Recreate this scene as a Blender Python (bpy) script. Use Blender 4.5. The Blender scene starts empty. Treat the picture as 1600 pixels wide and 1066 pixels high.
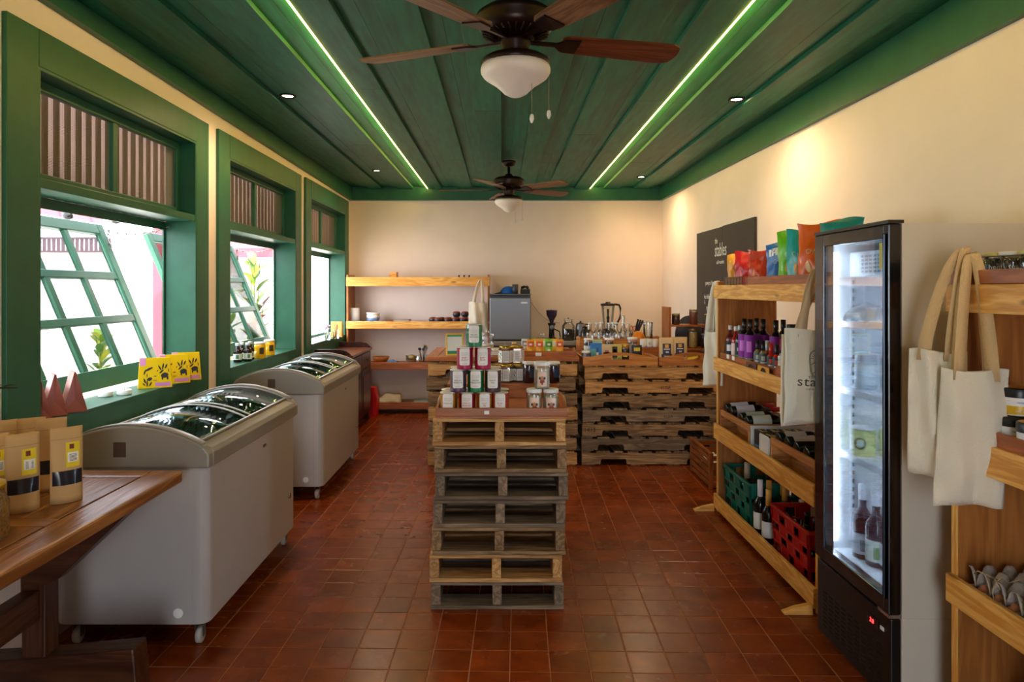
import bpy, bmesh, math, random
from mathutils import Vector, Matrix, noise
random.seed(7)
S = bpy.context.scene
COL = S.collection
PI = math.pi
def R(a): return math.radians(a)
def hexc(h, a=1.0):
    h = h.lstrip('#'); o = []
    for i in (0, 2, 4):
        c = int(h[i:i+2], 16) / 255
        o.append(c/12.92 if c <= 0.04045 else ((c+0.055)/1.055)**2.4)
    return (o[0], o[1], o[2], a)

# ------------------------------------------------------------------ camera, sky, lights, exposure
F, VX, VY, H = 1077.0, 785.0, 452.0, 1.45
cam = bpy.data.cameras.new('camera'); camo = bpy.data.objects.new('camera', cam); COL.objects.link(camo)
camo.location = (0, 0, H); camo.rotation_euler = (PI/2, 0, 0)
cam.sensor_width = 36; cam.lens = F/1600*36
cam.shift_x = (800-VX)/1600; cam.shift_y = -(533-VY)/1600
cam.clip_start = 0.05; cam.clip_end = 200
S.camera = camo
S.view_settings.view_transform = 'Standard'; S.view_settings.look = 'None'
S.view_settings.gamma = 1; S.view_settings.use_curve_mapping = False
S.view_settings.exposure = EXPO = 1.45

w = bpy.data.worlds.new('sky'); S.world = w; w.use_nodes = True
nt = w.node_tree; bg = nt.nodes['Background']
bg.inputs[0].default_value = (0.80, 0.88, 1.0, 1); bg.inputs[1].default_value = 4.6
sun = bpy.data.lights.new('sun', 'SUN'); so = bpy.data.objects.new('sun', sun); COL.objects.link(so)
sun.energy = 10.0; sun.angle = R(1.2); sun.color = (1, .95, .86)
so.rotation_euler = (R(16), R(40), 0)          # from the right and a little ahead, over the roof
so.location = (0, 0, 12)

def area(name, loc, rot, sx, sy, e, col=(1, 1, 1), portal=False):
    l = bpy.data.lights.new(name, 'AREA'); l.shape = 'RECTANGLE'; l.size = sx; l.size_y = sy
    l.energy = e; l.color = col
    if portal: l.cycles.is_portal = True
    o = bpy.data.objects.new(name, l); COL.objects.link(o); o.location = loc; o.rotation_euler = rot
    return o

def P(px, py, d):        # the point that lies d metres into the room on the sight line measured in the photograph
    return Vector(((px-VX)*d/F, d, H-(py-VY)*d/F))
def X(px, d): return (px-VX)*d/F
def Z(py, d): return H-(py-VY)*d/F

# ------------------------------------------------------------------ materials
MATS = {}
def newmat(name):
    m = bpy.data.materials.new(name); m.use_nodes = True
    nt = m.node_tree; nt.nodes.clear()
    out = nt.nodes.new('ShaderNodeOutputMaterial'); b = nt.nodes.new('ShaderNodeBsdfPrincipled')
    nt.links.new(b.outputs[0], out.inputs[0])
    return m, nt, b, out
def N(nt, t, **kw):
    n = nt.nodes.new(t)
    for k, v in kw.items():
        if k in n.inputs: n.inputs[k].default_value = v
        else: setattr(n, k, v)
    return n
def plain(col, rough=.5, metal=0, spec=.5, bump=0, bscale=40, var=0, name=None, emit=0, coat=0, alpha=1):
    key = ('p', col, rough, metal, spec, bump, bscale, var, emit, coat, alpha)
    if key in MATS: return MATS[key]
    m, nt, b, out = newmat(name or 'paint')
    c = hexc(col)
    b.inputs['Roughness'].default_value = rough; b.inputs['Metallic'].default_value = metal
    b.inputs['Specular IOR Level'].default_value = spec; b.inputs['Coat Weight'].default_value = coat
    b.inputs['Base Color'].default_value = c
    if alpha < 1: b.inputs['Alpha'].default_value = alpha
    if emit: b.inputs['Emission Color'].default_value = c; b.inputs['Emission Strength'].default_value = emit
    if var or bump:
        tc = N(nt, 'ShaderNodeTexCoord'); ns = N(nt, 'ShaderNodeTexNoise', Scale=bscale, Detail=5)
        nt.links.new(tc.outputs['Object'], ns.inputs['Vector'])
        if var:
            r = N(nt, 'ShaderNodeHueSaturation'); r.inputs['Color'].default_value = c
            mr = N(nt, 'ShaderNodeMapRange'); mr.inputs[1].default_value = .3; mr.inputs[2].default_value = .7
            mr.inputs[3].default_value = 1-var; mr.inputs[4].default_value = 1+var
            nt.links.new(ns.outputs[0], mr.inputs[0]); nt.links.new(mr.outputs[0], r.inputs['Value'])
            nt.links.new(r.outputs[0], b.inputs['Base Color'])
        if bump:
            bp = N(nt, 'ShaderNodeBump', Strength=bump, Distance=.01)
            nt.links.new(ns.outputs[0], bp.inputs['Height']); nt.links.new(bp.outputs[0], b.inputs['Normal'])
    MATS[key] = m; return m
def wood(c1, c2, axis='x', rough=.5, ring=1.0, knots=False, dirt=0, spec=.4, vary=.18):
    key = ('w', c1, c2, axis, rough, ring, knots, dirt, spec, vary)
    if key in MATS: return MATS[key]
    m, nt, b, out = newmat('wood'); L = nt.links.new
    tc = N(nt, 'ShaderNodeTexCoord'); oi = N(nt, 'ShaderNodeObjectInfo')
    vm = N(nt, 'ShaderNodeVectorMath', operation='SCALE'); vm.inputs['Scale'].default_value = 37.0
    L(oi.outputs['Random'], vm.inputs[0])
    ad = N(nt, 'ShaderNodeVectorMath', operation='ADD'); L(tc.outputs['Object'], ad.inputs[0]); L(vm.outputs[0], ad.inputs[1])
    mp = N(nt, 'ShaderNodeMapping')
    sc = {'x': (1.3, 14, 14), 'y': (14, 1.3, 14), 'z': (14, 14, 1.3)}[axis]
    mp.inputs['Scale'].default_value = [s*ring for s in sc]; L(ad.outputs[0], mp.inputs[0])
    n1 = N(nt, 'ShaderNodeTexNoise', Scale=1.0, Detail=3, Distortion=1.2); L(mp.outputs[0], n1.inputs['Vector'])
    ml = N(nt, 'ShaderNodeMath', operation='MULTIPLY'); ml.inputs[1].default_value = 5.0; L(n1.outputs[0], ml.inputs[0])
    fr = N(nt, 'ShaderNodeMath', operation='PINGPONG'); fr.inputs[1].default_value = .5; L(ml.outputs[0], fr.inputs[0])
    n2 = N(nt, 'ShaderNodeTexNoise', Scale=7.0, Detail=6); L(mp.outputs[0], n2.inputs['Vector'])
    a2 = N(nt, 'ShaderNodeMath', operation='MULTIPLY_ADD'); L(fr.outputs[0], a2.inputs[0]); a2.inputs[1].default_value = 1.1; L(n2.outputs[0], a2.inputs[2])
    cr = N(nt, 'ShaderNodeValToRGB'); cr.color_ramp.elements[0].position = .42; cr.color_ramp.elements[1].position = 1.0
    cr.color_ramp.elements[0].color = hexc(c1); cr.color_ramp.elements[1].color = hexc(c2); L(a2.outputs[0], cr.inputs[0])
    hs = N(nt, 'ShaderNodeHueSaturation'); L(cr.outputs[0], hs.inputs['Color'])
    mr = N(nt, 'ShaderNodeMapRange'); mr.inputs[3].default_value = 1-vary; mr.inputs[4].default_value = 1+vary
    L(oi.outputs['Random'], mr.inputs[0]); L(mr.outputs[0], hs.inputs['Value'])
    last = hs.outputs[0]
    if knots:
        vo = N(nt, 'ShaderNodeTexVoronoi', Scale=1.0)
        mp2 = N(nt, 'ShaderNodeMapping'); mp2.inputs['Scale'].default_value = {'x': (2.2, 8, 8), 'y': (8, 2.2, 8), 'z': (8, 8, 2.2)}[axis]
        L(ad.outputs[0], mp2.inputs[0]); L(mp2.outputs[0], vo.inputs['Vector'])
        k = N(nt, 'ShaderNodeValToRGB'); k.color_ramp.elements[0].position = .05; k.color_ramp.elements[1].position = .11
        k.color_ramp.elements[0].color = (1, 1, 1, 1); k.color_ramp.elements[1].color = (0, 0, 0, 1); L(vo.outputs['Distance'], k.inputs[0])
        mx = N(nt, 'ShaderNodeMix', data_type='RGBA'); L(k.outputs[0], mx.inputs[0]); L(last, mx.inputs[6]); mx.inputs[7].default_value = tuple(v*.35 for v in hexc(c2)[:3])+(1,)
        last = mx.outputs[2]
    if dirt:
        n3 = N(nt, 'ShaderNodeTexNoise', Scale=5.0, Detail=6); L(ad.outputs[0], n3.inputs['Vector'])
        k = N(nt, 'ShaderNodeValToRGB'); k.color_ramp.elements[0].position = .45; k.color_ramp.elements[1].position = .7
        k.color_ramp.elements[0].color = (0, 0, 0, 1); k.color_ramp.elements[1].color = (dirt, dirt, dirt, 1); L(n3.outputs[0], k.inputs[0])
        mx = N(nt, 'ShaderNodeMix', data_type='RGBA'); L(k.outputs[0], mx.inputs[0]); L(last, mx.inputs[6]); mx.inputs[7].default_value = (.05, .045, .04, 1)
        last = mx.outputs[2]
    L(last, b.inputs['Base Color'])
    b.inputs['Roughness'].default_value = rough; b.inputs['Specular IOR Level'].default_value = spec
    bp = N(nt, 'ShaderNodeBump', Strength=.25, Distance=.004); L(a2.outputs[0], bp.inputs['Height']); L(bp.outputs[0], b.inputs['Normal'])
    MATS[key] = m; return m
def glassy(tint=(1, 1, 1), refl=.9, rough=.02, base=.04):
    key = ('g', tint, refl, rough, base)
    if key in MATS: return MATS[key]
    m, nt, b, out = newmat('glass'); nt.nodes.remove(b); L = nt.links.new
    t = N(nt, 'ShaderNodeBsdfTransparent'); t.inputs[0].default_value = (*tint, 1)
    g = N(nt, 'ShaderNodeBsdfGlossy', Roughness=rough); g.inputs[0].default_value = (refl, refl, refl, 1)
    lw = N(nt, 'ShaderNodeLayerWeight', Blend=.35)
    ma = N(nt, 'ShaderNodeMath', operation='MULTIPLY_ADD'); L(lw.outputs['Fresnel'], ma.inputs[0]); ma.inputs[1].default_value = .8; ma.inputs[2].default_value = base
    mx = N(nt, 'ShaderNodeMixShader'); L(ma.outputs[0], mx.inputs[0]); L(t.outputs[0], mx.inputs[1]); L(g.outputs[0], mx.inputs[2])
    L(mx.outputs[0], out.inputs[0]); MATS[key] = m; return m
def emitter(col, s, name='lamp glow'):
    key = ('e', col, s)
    if key in MATS: return MATS[key]
    m, nt, b, out = newmat(name); nt.nodes.remove(b)
    e = N(nt, 'ShaderNodeEmission', Strength=s); e.inputs[0].default_value = hexc(col)
    nt.links.new(e.outputs[0], out.inputs[0]); MATS[key] = m; return m

PINE = dict(c1='#fcc46a', c2='#dc963e', rough=.42, vary=.05)
def pine(ax): return wood(axis=ax, knots=True, **PINE)
def side(ax): return wood('#b87636', '#9a5c26', axis=ax, rough=.45, ring=.6, vary=.05)
def mahog(ax): return wood('#b8683a', '#935028', axis=ax, rough=.35, ring=.8, vary=.08)
def tray_w(ax): return wood('#b86a2c', '#94501c', axis=ax, rough=.38, ring=.7, vary=.06)
def pal_l(ax): return wood('#d3a266', '#a3723c', axis=ax, rough=.7, dirt=.2, knots=True, vary=.12)
def pal_d(ax): return wood('#9a8268', '#6a5642', axis=ax, rough=.8, dirt=.4, vary=.18)
def pal_m(ax): return wood('#ab8860', '#755635', axis=ax, rough=.75, dirt=.35, vary=.18)
GREEN = plain('#1d5c41', .42, bump=.15, bscale=9, var=.10, name='green paint')
CREAM = plain('#f0ddcd', .75, bump=.12, bscale=3, var=.03, name='cream plaster')
WHITE = plain('#f2f0ec', .4, name='white')
BLACK = plain('#0c0c0e', .3, name='black')
PAPER = plain('#f0eee6', .7, name='paper')
CLEAR = glassy()

# ------------------------------------------------------------------ mesh building
class MB:
    def __init__(s): s.v = []; s.f = []; s.sm = []; s.mi = []; s.cur = 0
    def add(s, vs, fs, smooth=False, M=None):
        o = len(s.v)
        s.v += [tuple(M @ Vector(v)) if M else tuple(v) for v in vs]
        for f in fs: s.f.append([i+o for i in f]); s.sm.append(smooth); s.mi.append(s.cur)
        return s
    def box(s, x0, x1, y0, y1, z0, z1, M=None):
        v = [(x, y, z) for x in (x0, x1) for y in (y0, y1) for z in (z0, z1)]
        return s.add(v, [(0, 1, 3, 2), (4, 6, 7, 5), (0, 4, 5, 1), (2, 3, 7, 6), (0, 2, 6, 4), (1, 5, 7, 3)], M=M)
    def cbox(s, c, d, rz=0, rx=0, ry=0):
        M = Matrix.Translation(c) @ Matrix.Rotation(rz, 4, 'Z') @ Matrix.Rotation(ry, 4, 'Y') @ Matrix.Rotation(rx, 4, 'X')
        return s.box(-d[0]/2, d[0]/2, -d[1]/2, d[1]/2, -d[2]/2, d[2]/2, M)
    def beam(s, a, b, w, h):
        a = Vector(a); b = Vector(b); d = b-a; q = d.to_track_quat('X', 'Z').to_matrix().to_4x4()
        return s.box(0, d.length, -w/2, w/2, -h/2, h/2, Matrix.Translation(a) @ q)
    def lathe(s, prof, n=18, c=(0, 0, 0), M=None, smooth=True, cap=True):
        v = []; f = []
        for r, z in prof:
            for i in range(n):
                a = 2*PI*i/n; v.append((c[0]+r*math.cos(a), c[1]+r*math.sin(a), c[2]+z))
        for k in range(len(prof)-1):
            for i in range(n):
                j = (i+1) % n; f.append((k*n+i, k*n+j, (k+1)*n+j, (k+1)*n+i))
        s.add(v, f, smooth, M)
        if cap:
            o = len(s.v)-len(v)
            if prof[0][0] > 1e-4: s.f.append([o+i for i in range(n)][::-1]); s.sm.append(False); s.mi.append(s.cur)
            if prof[-1][0] > 1e-4: s.f.append([o+(len(prof)-1)*n+i for i in range(n)]); s.sm.append(False); s.mi.append(s.cur)
        return s
    def cyl(s, c, r, h, n=18, r2=None, M=None): return s.lathe([(r, 0), (r2 if r2 is not None else r, h)], n, c, M)
    def tube(s, pts, r, n=6, closed=False):
        pts = [Vector(p) for p in pts]; m = len(pts); v = []; f = []
        for k, p in enumerate(pts):
            a = pts[k-1] if (k > 0 or closed) else p; b = pts[(k+1) % m] if (k < m-1 or closed) else p
            t = (b-a).normalized(); u = t.cross(Vector((0, 0, 1)))
            if u.length < .05: u = t.cross(Vector((1, 0, 0)))
            u.normalize(); q = t.cross(u); rr = r[k] if isinstance(r, (list, tuple)) else r
            for i in range(n):
                an = 2*PI*i/n; v.append(p+u*math.cos(an)*rr+q*math.sin(an)*rr)
        for k in range(m if closed else m-1):
            for i in range(n):
                j = (i+1) % n; k2 = (k+1) % m; f.append((k*n+i, k*n+j, k2*n+j, k2*n+i))
        if not closed: f += [list(range(n))[::-1], [(m-1)*n+i for i in range(n)]]
        return s.add(v, f, True)
    def prism(s, poly, a, b, axis='y', M=None):     # poly (u,v) extruded a..b along axis
        def p(u, v, t): return {'y': (u, t, v), 'x': (t, u, v), 'z': (u, v, t)}[axis]
        n = len(poly); v = [p(u, w_, a) for u, w_ in poly]+[p(u, w_, b) for u, w_ in poly]
        f = [list(range(n))[::-1], list(range(n, 2*n))]+[(i, (i+1) % n, n+(i+1) % n, n+i) for i in range(n)]
        return s.add(v, f, M=M)
    def grid(s, fn, nu, nv, smooth=True, M=None):
        v = [fn(i/nu, j/nv) for j in range(nv+1) for i in range(nu+1)]
        f = [(j*(nu+1)+i, j*(nu+1)+i+1, (j+1)*(nu+1)+i+1, (j+1)*(nu+1)+i) for j in range(nv) for i in range(nu)]
        return s.add(v, f, smooth, M)
    def data(s, name, mats):
        me = bpy.data.meshes.new(name); me.from_pydata(s.v, [], s.f)
        if not isinstance(mats, (list, tuple)): mats = [mats]
        for m in mats: me.materials.append(m)
        me.polygons.foreach_set('use_smooth', s.sm)
        if any(s.mi): me.polygons.foreach_set('material_index', s.mi)
        bm = bmesh.new(); bm.from_mesh(me); bmesh.ops.recalc_face_normals(bm, faces=bm.faces); bm.to_mesh(me); bm.free()
        me.update(); return me
    def build(s, name, mats, parent=None, bevel=0, solid=0, sub=0, off=0):
        me = s.data(name, mats); o = bpy.data.objects.new(name, me); COL.objects.link(o)
        if parent: o.parent = parent
        if solid: md = o.modifiers.new('thick', 'SOLIDIFY'); md.thickness = solid; md.offset = off
        if bevel: md = o.modifiers.new('bevel', 'BEVEL'); md.width = bevel; md.segments = 2; md.limit_method = 'ANGLE'; md.harden_normals = False
        if sub: md = o.modifiers.new('sub', 'SUBSURF'); md.levels = sub; md.render_levels = sub
        return o
def tag(o, label=None, cat=None, group=None, kind=None):
    if label: o['label'] = label
    if cat: o['category'] = cat
    if group: o['group'] = group
    if kind: o['kind'] = kind
    return o
def thing(name, label, cat, loc=(0, 0, 0), rz=0, group=None, rot=None):
    o = bpy.data.objects.new(name, None); COL.objects.link(o); o.empty_display_size = .05
    o.location = loc; o.rotation_euler = rot if rot else (0, 0, rz)
    return tag(o, label, cat, group)
def struct(name, mb, mats, **k):
    o = mb.build(name, mats, **k); o['kind'] = 'structure'; return o
def structe(name):
    o = bpy.data.objects.new(name, None); COL.objects.link(o); o['kind'] = 'structure'; return o
def dup(root, loc, rz=0, label=None, group=None, rot=None, scale=None):
    r = root.copy(); COL.objects.link(r); r.location = loc; r.rotation_euler = rot if rot else (0, 0, rz)
    if scale: r.scale = scale
    if label: r['label'] = label
    if group: r['group'] = group
    for ch in list(root.children):
        c = ch.copy(); COL.objects.link(c); c.parent = r
        for g in list(ch.children):
            d = g.copy(); COL.objects.link(d); d.parent = c
    return r
def B(name, mats, parent, *a, bevel=0): return MB().box(*a).build(name, mats, parent, bevel=bevel)
def text(body, size, mat, parent, loc, rot, name='lettering', align='CENTER', sx=1, ext=.0004, shear=0, space=1, line=1):
    cu = bpy.data.curves.new(name, 'FONT'); cu.body = body; cu.size = size; cu.extrude = ext; cu.align_x = align; cu.resolution_u = 2
    cu.shear = shear; cu.space_character = space; cu.space_line = line
    t = bpy.data.objects.new(name, cu); COL.objects.link(t)
    bpy.context.view_layer.update()
    me = bpy.data.meshes.new_from_object(t.evaluated_get(bpy.context.evaluated_depsgraph_get()))
    bpy.data.objects.remove(t); bpy.data.curves.remove(cu)
    me.materials.clear(); me.materials.append(mat)
    M = Matrix.Translation(loc) @ (rot if isinstance(rot, Matrix) else Matrix.Rotation(rot[2], 4, 'Z') @ Matrix.Rotation(rot[1], 4, 'Y') @ Matrix.Rotation(rot[0], 4, 'X')) @ Matrix.Diagonal((sx, 1, 1, 1))
    me.transform(M)
    o = bpy.data.objects.new(name, me); COL.objects.link(o)
    if parent: o.parent = parent
    return o
FRONT = (PI/2, 0, 0)            # text facing the camera (-y)
LEFTW = (PI/2, 0, -PI/2)        # text facing -x

# ------------------------------------------------------------------ room shell
XL, XR, YB, YF, ZC = -1.86, 1.95, 8.4, -1.6, 2.667
TW = .16
# floor slab with every tile on it
fl = MB().box(XL-.3, XR+.3, YF-.3, YB+.3, -.12, -.0014)
floor = struct('floor', fl, plain('#a8683c', .85, name='grout'))
def tilemat():
    m, nt, b, out = newmat('terracotta tile'); L = nt.links.new
    oi = N(nt, 'ShaderNodeObjectInfo'); ge = N(nt, 'ShaderNodeTexCoord')
    vm = N(nt, 'ShaderNodeVectorMath', operation='MULTIPLY_ADD'); L(oi.outputs['Random'], vm.inputs[0]); vm.inputs[1].default_value = (31.7, 17.3, 9.1); L(ge.outputs['Object'], vm.inputs[2])
    n = N(nt, 'ShaderNodeTexNoise', Scale=5.0, Detail=5, Roughness=.6); L(vm.outputs[0], n.inputs['Vector'])
    cr = N(nt, 'ShaderNodeValToRGB'); cr.color_ramp.elements[0].position = .3; cr.color_ramp.elements[1].position = .72
    cr.color_ramp.elements[0].color = hexc('#652205'); cr.color_ramp.elements[1].color = hexc('#93400f'); L(n.outputs[0], cr.inputs[0])
    wn = N(nt, 'ShaderNodeTexWhiteNoise', noise_dimensions='3D'); at = N(nt, 'ShaderNodeAttribute', attribute_name='tile_rand'); at.attribute_type = 'GEOMETRY'
    ad = N(nt, 'ShaderNodeMath', operation='ADD'); L(oi.outputs['Random'], ad.inputs[0]); L(at.outputs['Fac'], ad.inputs[1])
    fr = N(nt, 'ShaderNodeMath', operation='FRACT'); L(ad.outputs[0], fr.inputs[0])
    mr = N(nt, 'ShaderNodeMapRange'); mr.inputs[3].default_value = .88; mr.inputs[4].default_value = 1.12; L(fr.outputs[0], mr.inputs[0])
    hs = N(nt, 'ShaderNodeHueSaturation'); L(cr.outputs[0], hs.inputs['Color']); L(mr.outputs[0], hs.inputs['Value']); L(hs.outputs[0], b.inputs['Base Color'])
    n2 = N(nt, 'ShaderNodeTexNoise', Scale=7, Detail=3); L(vm.outputs[0], n2.inputs['Vector'])
    rr = N(nt, 'ShaderNodeMapRange'); rr.inputs[3].default_value = .20; rr.inputs[4].default_value = .32; L(n2.outputs[0], rr.inputs[0]); L(rr.outputs[0], b.inputs['Roughness'])
    b.inputs['Specular IOR Level'].default_value = .38
    return m
TILE = tilemat()
TP = .1537; tang = R(-1.4)
def tile_geo(w_, e=.0015):
    h = w_/2; v = []
    for (a, z) in ((h, -.006), (h, -.0007), (h-e, 0)):
        v += [(-a, -a, z), (a, -a, z), (a, a, z), (-a, a, z)]
    f = [(8, 9, 10, 11)]+[(k*4+i, k*4+(i+1) % 4, (k+1)*4+(i+1) % 4, (k+1)*4+i) for k in (0, 1) for i in range(4)]
    return v, f
v, f = tile_geo(TP-.0042)
tm = bpy.data.meshes.new('tile'); tm.from_pydata(v, [], f); tm.materials.append(TILE)
cells = []
ct, st = math.cos(tang), math.sin(tang)
org = Vector((.335, 2.606))
for i in range(-22, 22):
    for j in range(-32, 42):
        u = (i+.5)*TP; w_ = (j+.5)*TP
        x = org.x+u*ct-w_*st; y = org.y+u*st+w_*ct
        if XL-.02 < x < XR+.02 and YF < y < YB-.02: cells.append((x, y, i, j))
def seen(x, y):
    if y < 2.45: return False
    px = VX+F*x/y
    if not 0 < px < 1600: return False
    if x < -1.16 and 2.75 < y < 4.0: return False
    if x < -1.22 and 4.7 < y < 8: return False
    if x > 1.40 and y < 5.6: return False
    if -.3 < x < .26 and 3.15 < y < 4.25: return False
    if x > .18*0-.1 and -.3 < x < .3 and 4.2 < y < 8: return False
    return True
vis = sorted([c for c in cells if seen(c[0], c[1])], key=lambda c: c[1])[:290]
vs_ = set((c[2], c[3]) for c in vis)
rest = MB(); rnd = []
for x, y, i, j in cells:
    hz = random.uniform(-.0003, .0003)
    if (i, j) in vs_:
        o = bpy.data.objects.new('tile', tm); COL.objects.link(o); o.parent = floor
        o.location = (x, y, hz); o.rotation_euler = (random.uniform(-.0015, .0015), random.uniform(-.0015, .0015), tang)
    else:
        rest.add(v, f, M=Matrix.Translation((x, y, hz)) @ Matrix.Rotation(tang, 4, 'Z')); rnd += [random.random()]*len(v)
o = rest.build('tile_field', TILE, floor); o['kind'] = 'stuff'
at = o.data.attributes.new('tile_rand', 'FLOAT', 'POINT'); at.data.foreach_set('value', rnd)

# walls
OPEN = [(2.735, 4.145), (4.65, 6.14), (6.63, 8.07)]      # clear openings of the three windows
CAS = [(2.557, 4.318), (4.473, 6.311), (6.455, 8.25)]    # outer edges of their casings
ZO0, ZR0, ZR1, ZO1 = .92, 1.855, 1.905, 2.335
mb = MB()
ys = [YF-.2]+[v_ for o_ in OPEN for v_ in o_]+[YB+.2]
for k in range(0, len(ys), 2): mb.box(XL-TW, XL, ys[k], ys[k+1], -.12, ZC+.05)
for a, b_ in OPEN: mb.box(XL-TW, XL, a, b_, -.12, ZO0-.02); mb.box(XL-TW, XL, a, b_, ZO1, ZC+.05)
struct('wall_left', mb, CREAM)
struct('wall_right', MB().box(XR, XR+.2, YF-.2, YB+.2, -.12, ZC+.05), CREAM)
struct('wall_back', MB().box(XL-TW, XR+.2, YB, YB+.2, -.12, ZC+.05), CREAM)
mb = MB().box(XL-TW, -.5, YF-.2, YF, -.12, ZC+.05).box(.5, XR+.2, YF-.2, YF, -.12, ZC+.05).box(-.5, .5, YF-.2, YF, 2.05, ZC+.05)
struct('wall_front', mb, plain('#5a3a22', .7, name='bounce-cutting brown'))  # unseen wall, coloured dark to cut bounce onto camera-facing fronts
fr_ = structe('added_doorway')  # unseen doorway, added to let daylight in from behind the camera
for x0, x1, z0, z1 in ((-.54, -.46, 0, 2.09), (.46, .54, 0, 2.09), (-.46, .46, 2.01, 2.09)): B('added_door_casing', GREEN, fr_, x0, x1, YF-.22, YF+.02, z0, z1)

# ceiling: recessed boards above, proud boards below
def ceilmat():
    m, nt, b, out = newmat('green ceiling boards'); L = nt.links.new
    tc = N(nt, 'ShaderNodeTexCoord'); oi = N(nt, 'ShaderNodeObjectInfo')
    vm = N(nt, 'ShaderNodeVectorMath', operation='SCALE'); vm.inputs['Scale'].default_value = 19.0; L(oi.outputs['Random'], vm.inputs[0])
    ad = N(nt, 'ShaderNodeVectorMath', operation='ADD'); L(tc.outputs['Object'], ad.inputs[0]); L(vm.outputs[0], ad.inputs[1])
    mp = N(nt, 'ShaderNodeMapping'); mp.inputs['Scale'].default_value = (9, 1, 9); L(ad.outputs[0], mp.inputs[0])
    n = N(nt, 'ShaderNodeTexNoise', Scale=3, Detail=6); L(mp.outputs[0], n.inputs['Vector'])
    cr = N(nt, 'ShaderNodeValToRGB'); cr.color_ramp.elements[0].position = .3; cr.color_ramp.elements[1].position = .7
    cr.color_ramp.elements[0].color = hexc('#0a4f38'); cr.color_ramp.elements[1].color = hexc('#127350'); L(n.outputs[0], cr.inputs[0])
    mp2 = N(nt, 'ShaderNodeMapping'); mp2.inputs['Scale'].default_value = (5, 14, 5); L(ad.outputs[0], mp2.inputs[0])
    n2 = N(nt, 'ShaderNodeTexNoise', Scale=2.0, Detail=3, Roughness=.7); L(mp2.outputs[0], n2.inputs['Vector'])
    k = N(nt, 'ShaderNodeValToRGB'); k.color_ramp.elements[0].position = .70; k.color_ramp.elements[1].position = .76; L(n2.outputs[0], k.inputs[0])
    mx = N(nt, 'ShaderNodeMix', data_type='RGBA'); L(k.outputs[0], mx.inputs[0]); L(cr.outputs[0], mx.inputs[6]); mx.inputs[7].default_value = hexc('#123022')
    hs = N(nt, 'ShaderNodeHueSaturation'); L(mx.outputs[2], hs.inputs['Color'])
    mr = N(nt, 'ShaderNodeMapRange'); mr.inputs[3].default_value = .88; mr.inputs[4].default_value = 1.14; L(oi.outputs['Random'], mr.inputs[0]); L(mr.outputs[0], hs.inputs['Value'])
    L(hs.outputs[0], b.inputs['Base Color']); b.inputs['Roughness'].default_value = .5
    bp = N(nt, 'ShaderNodeBump', Strength=.2, Distance=.005); L(n.outputs[0], bp.inputs['Height']); L(bp.outputs[0], b.inputs['Normal'])
    return m
CEIL = ceilmat()
ceil = struct('ceiling', MB().box(XL-TW, XR+.2, YF-.2, YB+.2, ZC+.05, ZC+.2), plain('#123524', .8))
proud = [(-1.63, -1.45), (-1.27, -1.08), (-.902, -.732), (-.55, -.362), (-.19, -.008), (.193, .37), (.547, .74), (.871, 1.056), (1.225, 1.42), (1.59, 1.78)]
edges = [XL]+[v_ for p in proud for v_ in p]+[XR]
def runs(cuts): 
    c = [YF]+sorted(cuts)+[YB]; return [(c[i]+.0015, c[i+1]-.0015) for i in range(len(c)-1)]
rc = random.Random(3)
for k, (a, b_) in enumerate(proud):
    for y0, y1 in runs([rc.uniform(.5, 2.5), rc.uniform(4, 7)]):
        B('ceiling_board', CEIL, ceil, a, b_, y0, y1, ZC, ZC+.026, bevel=.002)
for k in range(0, len(edges), 2):
    a, b_ = edges[k], edges[k+1]; mid = (a+b_)/2
    a2 = a-.02 if k else a; b2 = b_+.02 if k < len(edges)-2 else b_
    for y0, y1 in runs([rc.uniform(.5, 3.2), rc.uniform(4.3, 7.4)]):
        for c0, c1 in ((a2, mid-.001), (mid+.001, b2)):
            B('ceiling_board', CEIL, ceil, c0, c1, y0, y1, ZC+.027, ZC+.05)
# perimeter fascia
def fascia(name, x0, x1, zn, zb, ya=YF, yb=YB-.03):
    v = [(x0, ya, zn), (x1, ya, zn), (x1, yb, zb), (x0, yb, zb), (x0, ya, ZC+.02), (x1, ya, ZC+.02), (x1, yb, ZC+.02), (x0, yb, ZC+.02)]
    f = [(0, 1, 2, 3), (4, 7, 6, 5), (0, 4, 5, 1), (1, 5, 6, 2), (2, 6, 7, 3), (3, 7, 4, 0)]
    return struct(name, MB().add(v, f), GREEN)
fascia('trim_1', XL-.005, -1.82, 2.685-.02, 2.53)
fascia('trim_2', 1.915, XR+.005, 2.42, 2.53)
struct('trim_3', MB().box(XL, XR, YB-.035, YB+.005, 2.53, ZC+.02), GREEN)
struct('trim_4', MB().box(XL, XR, YF-.005, YF+.035, 2.5, ZC+.02), GREEN)

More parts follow.
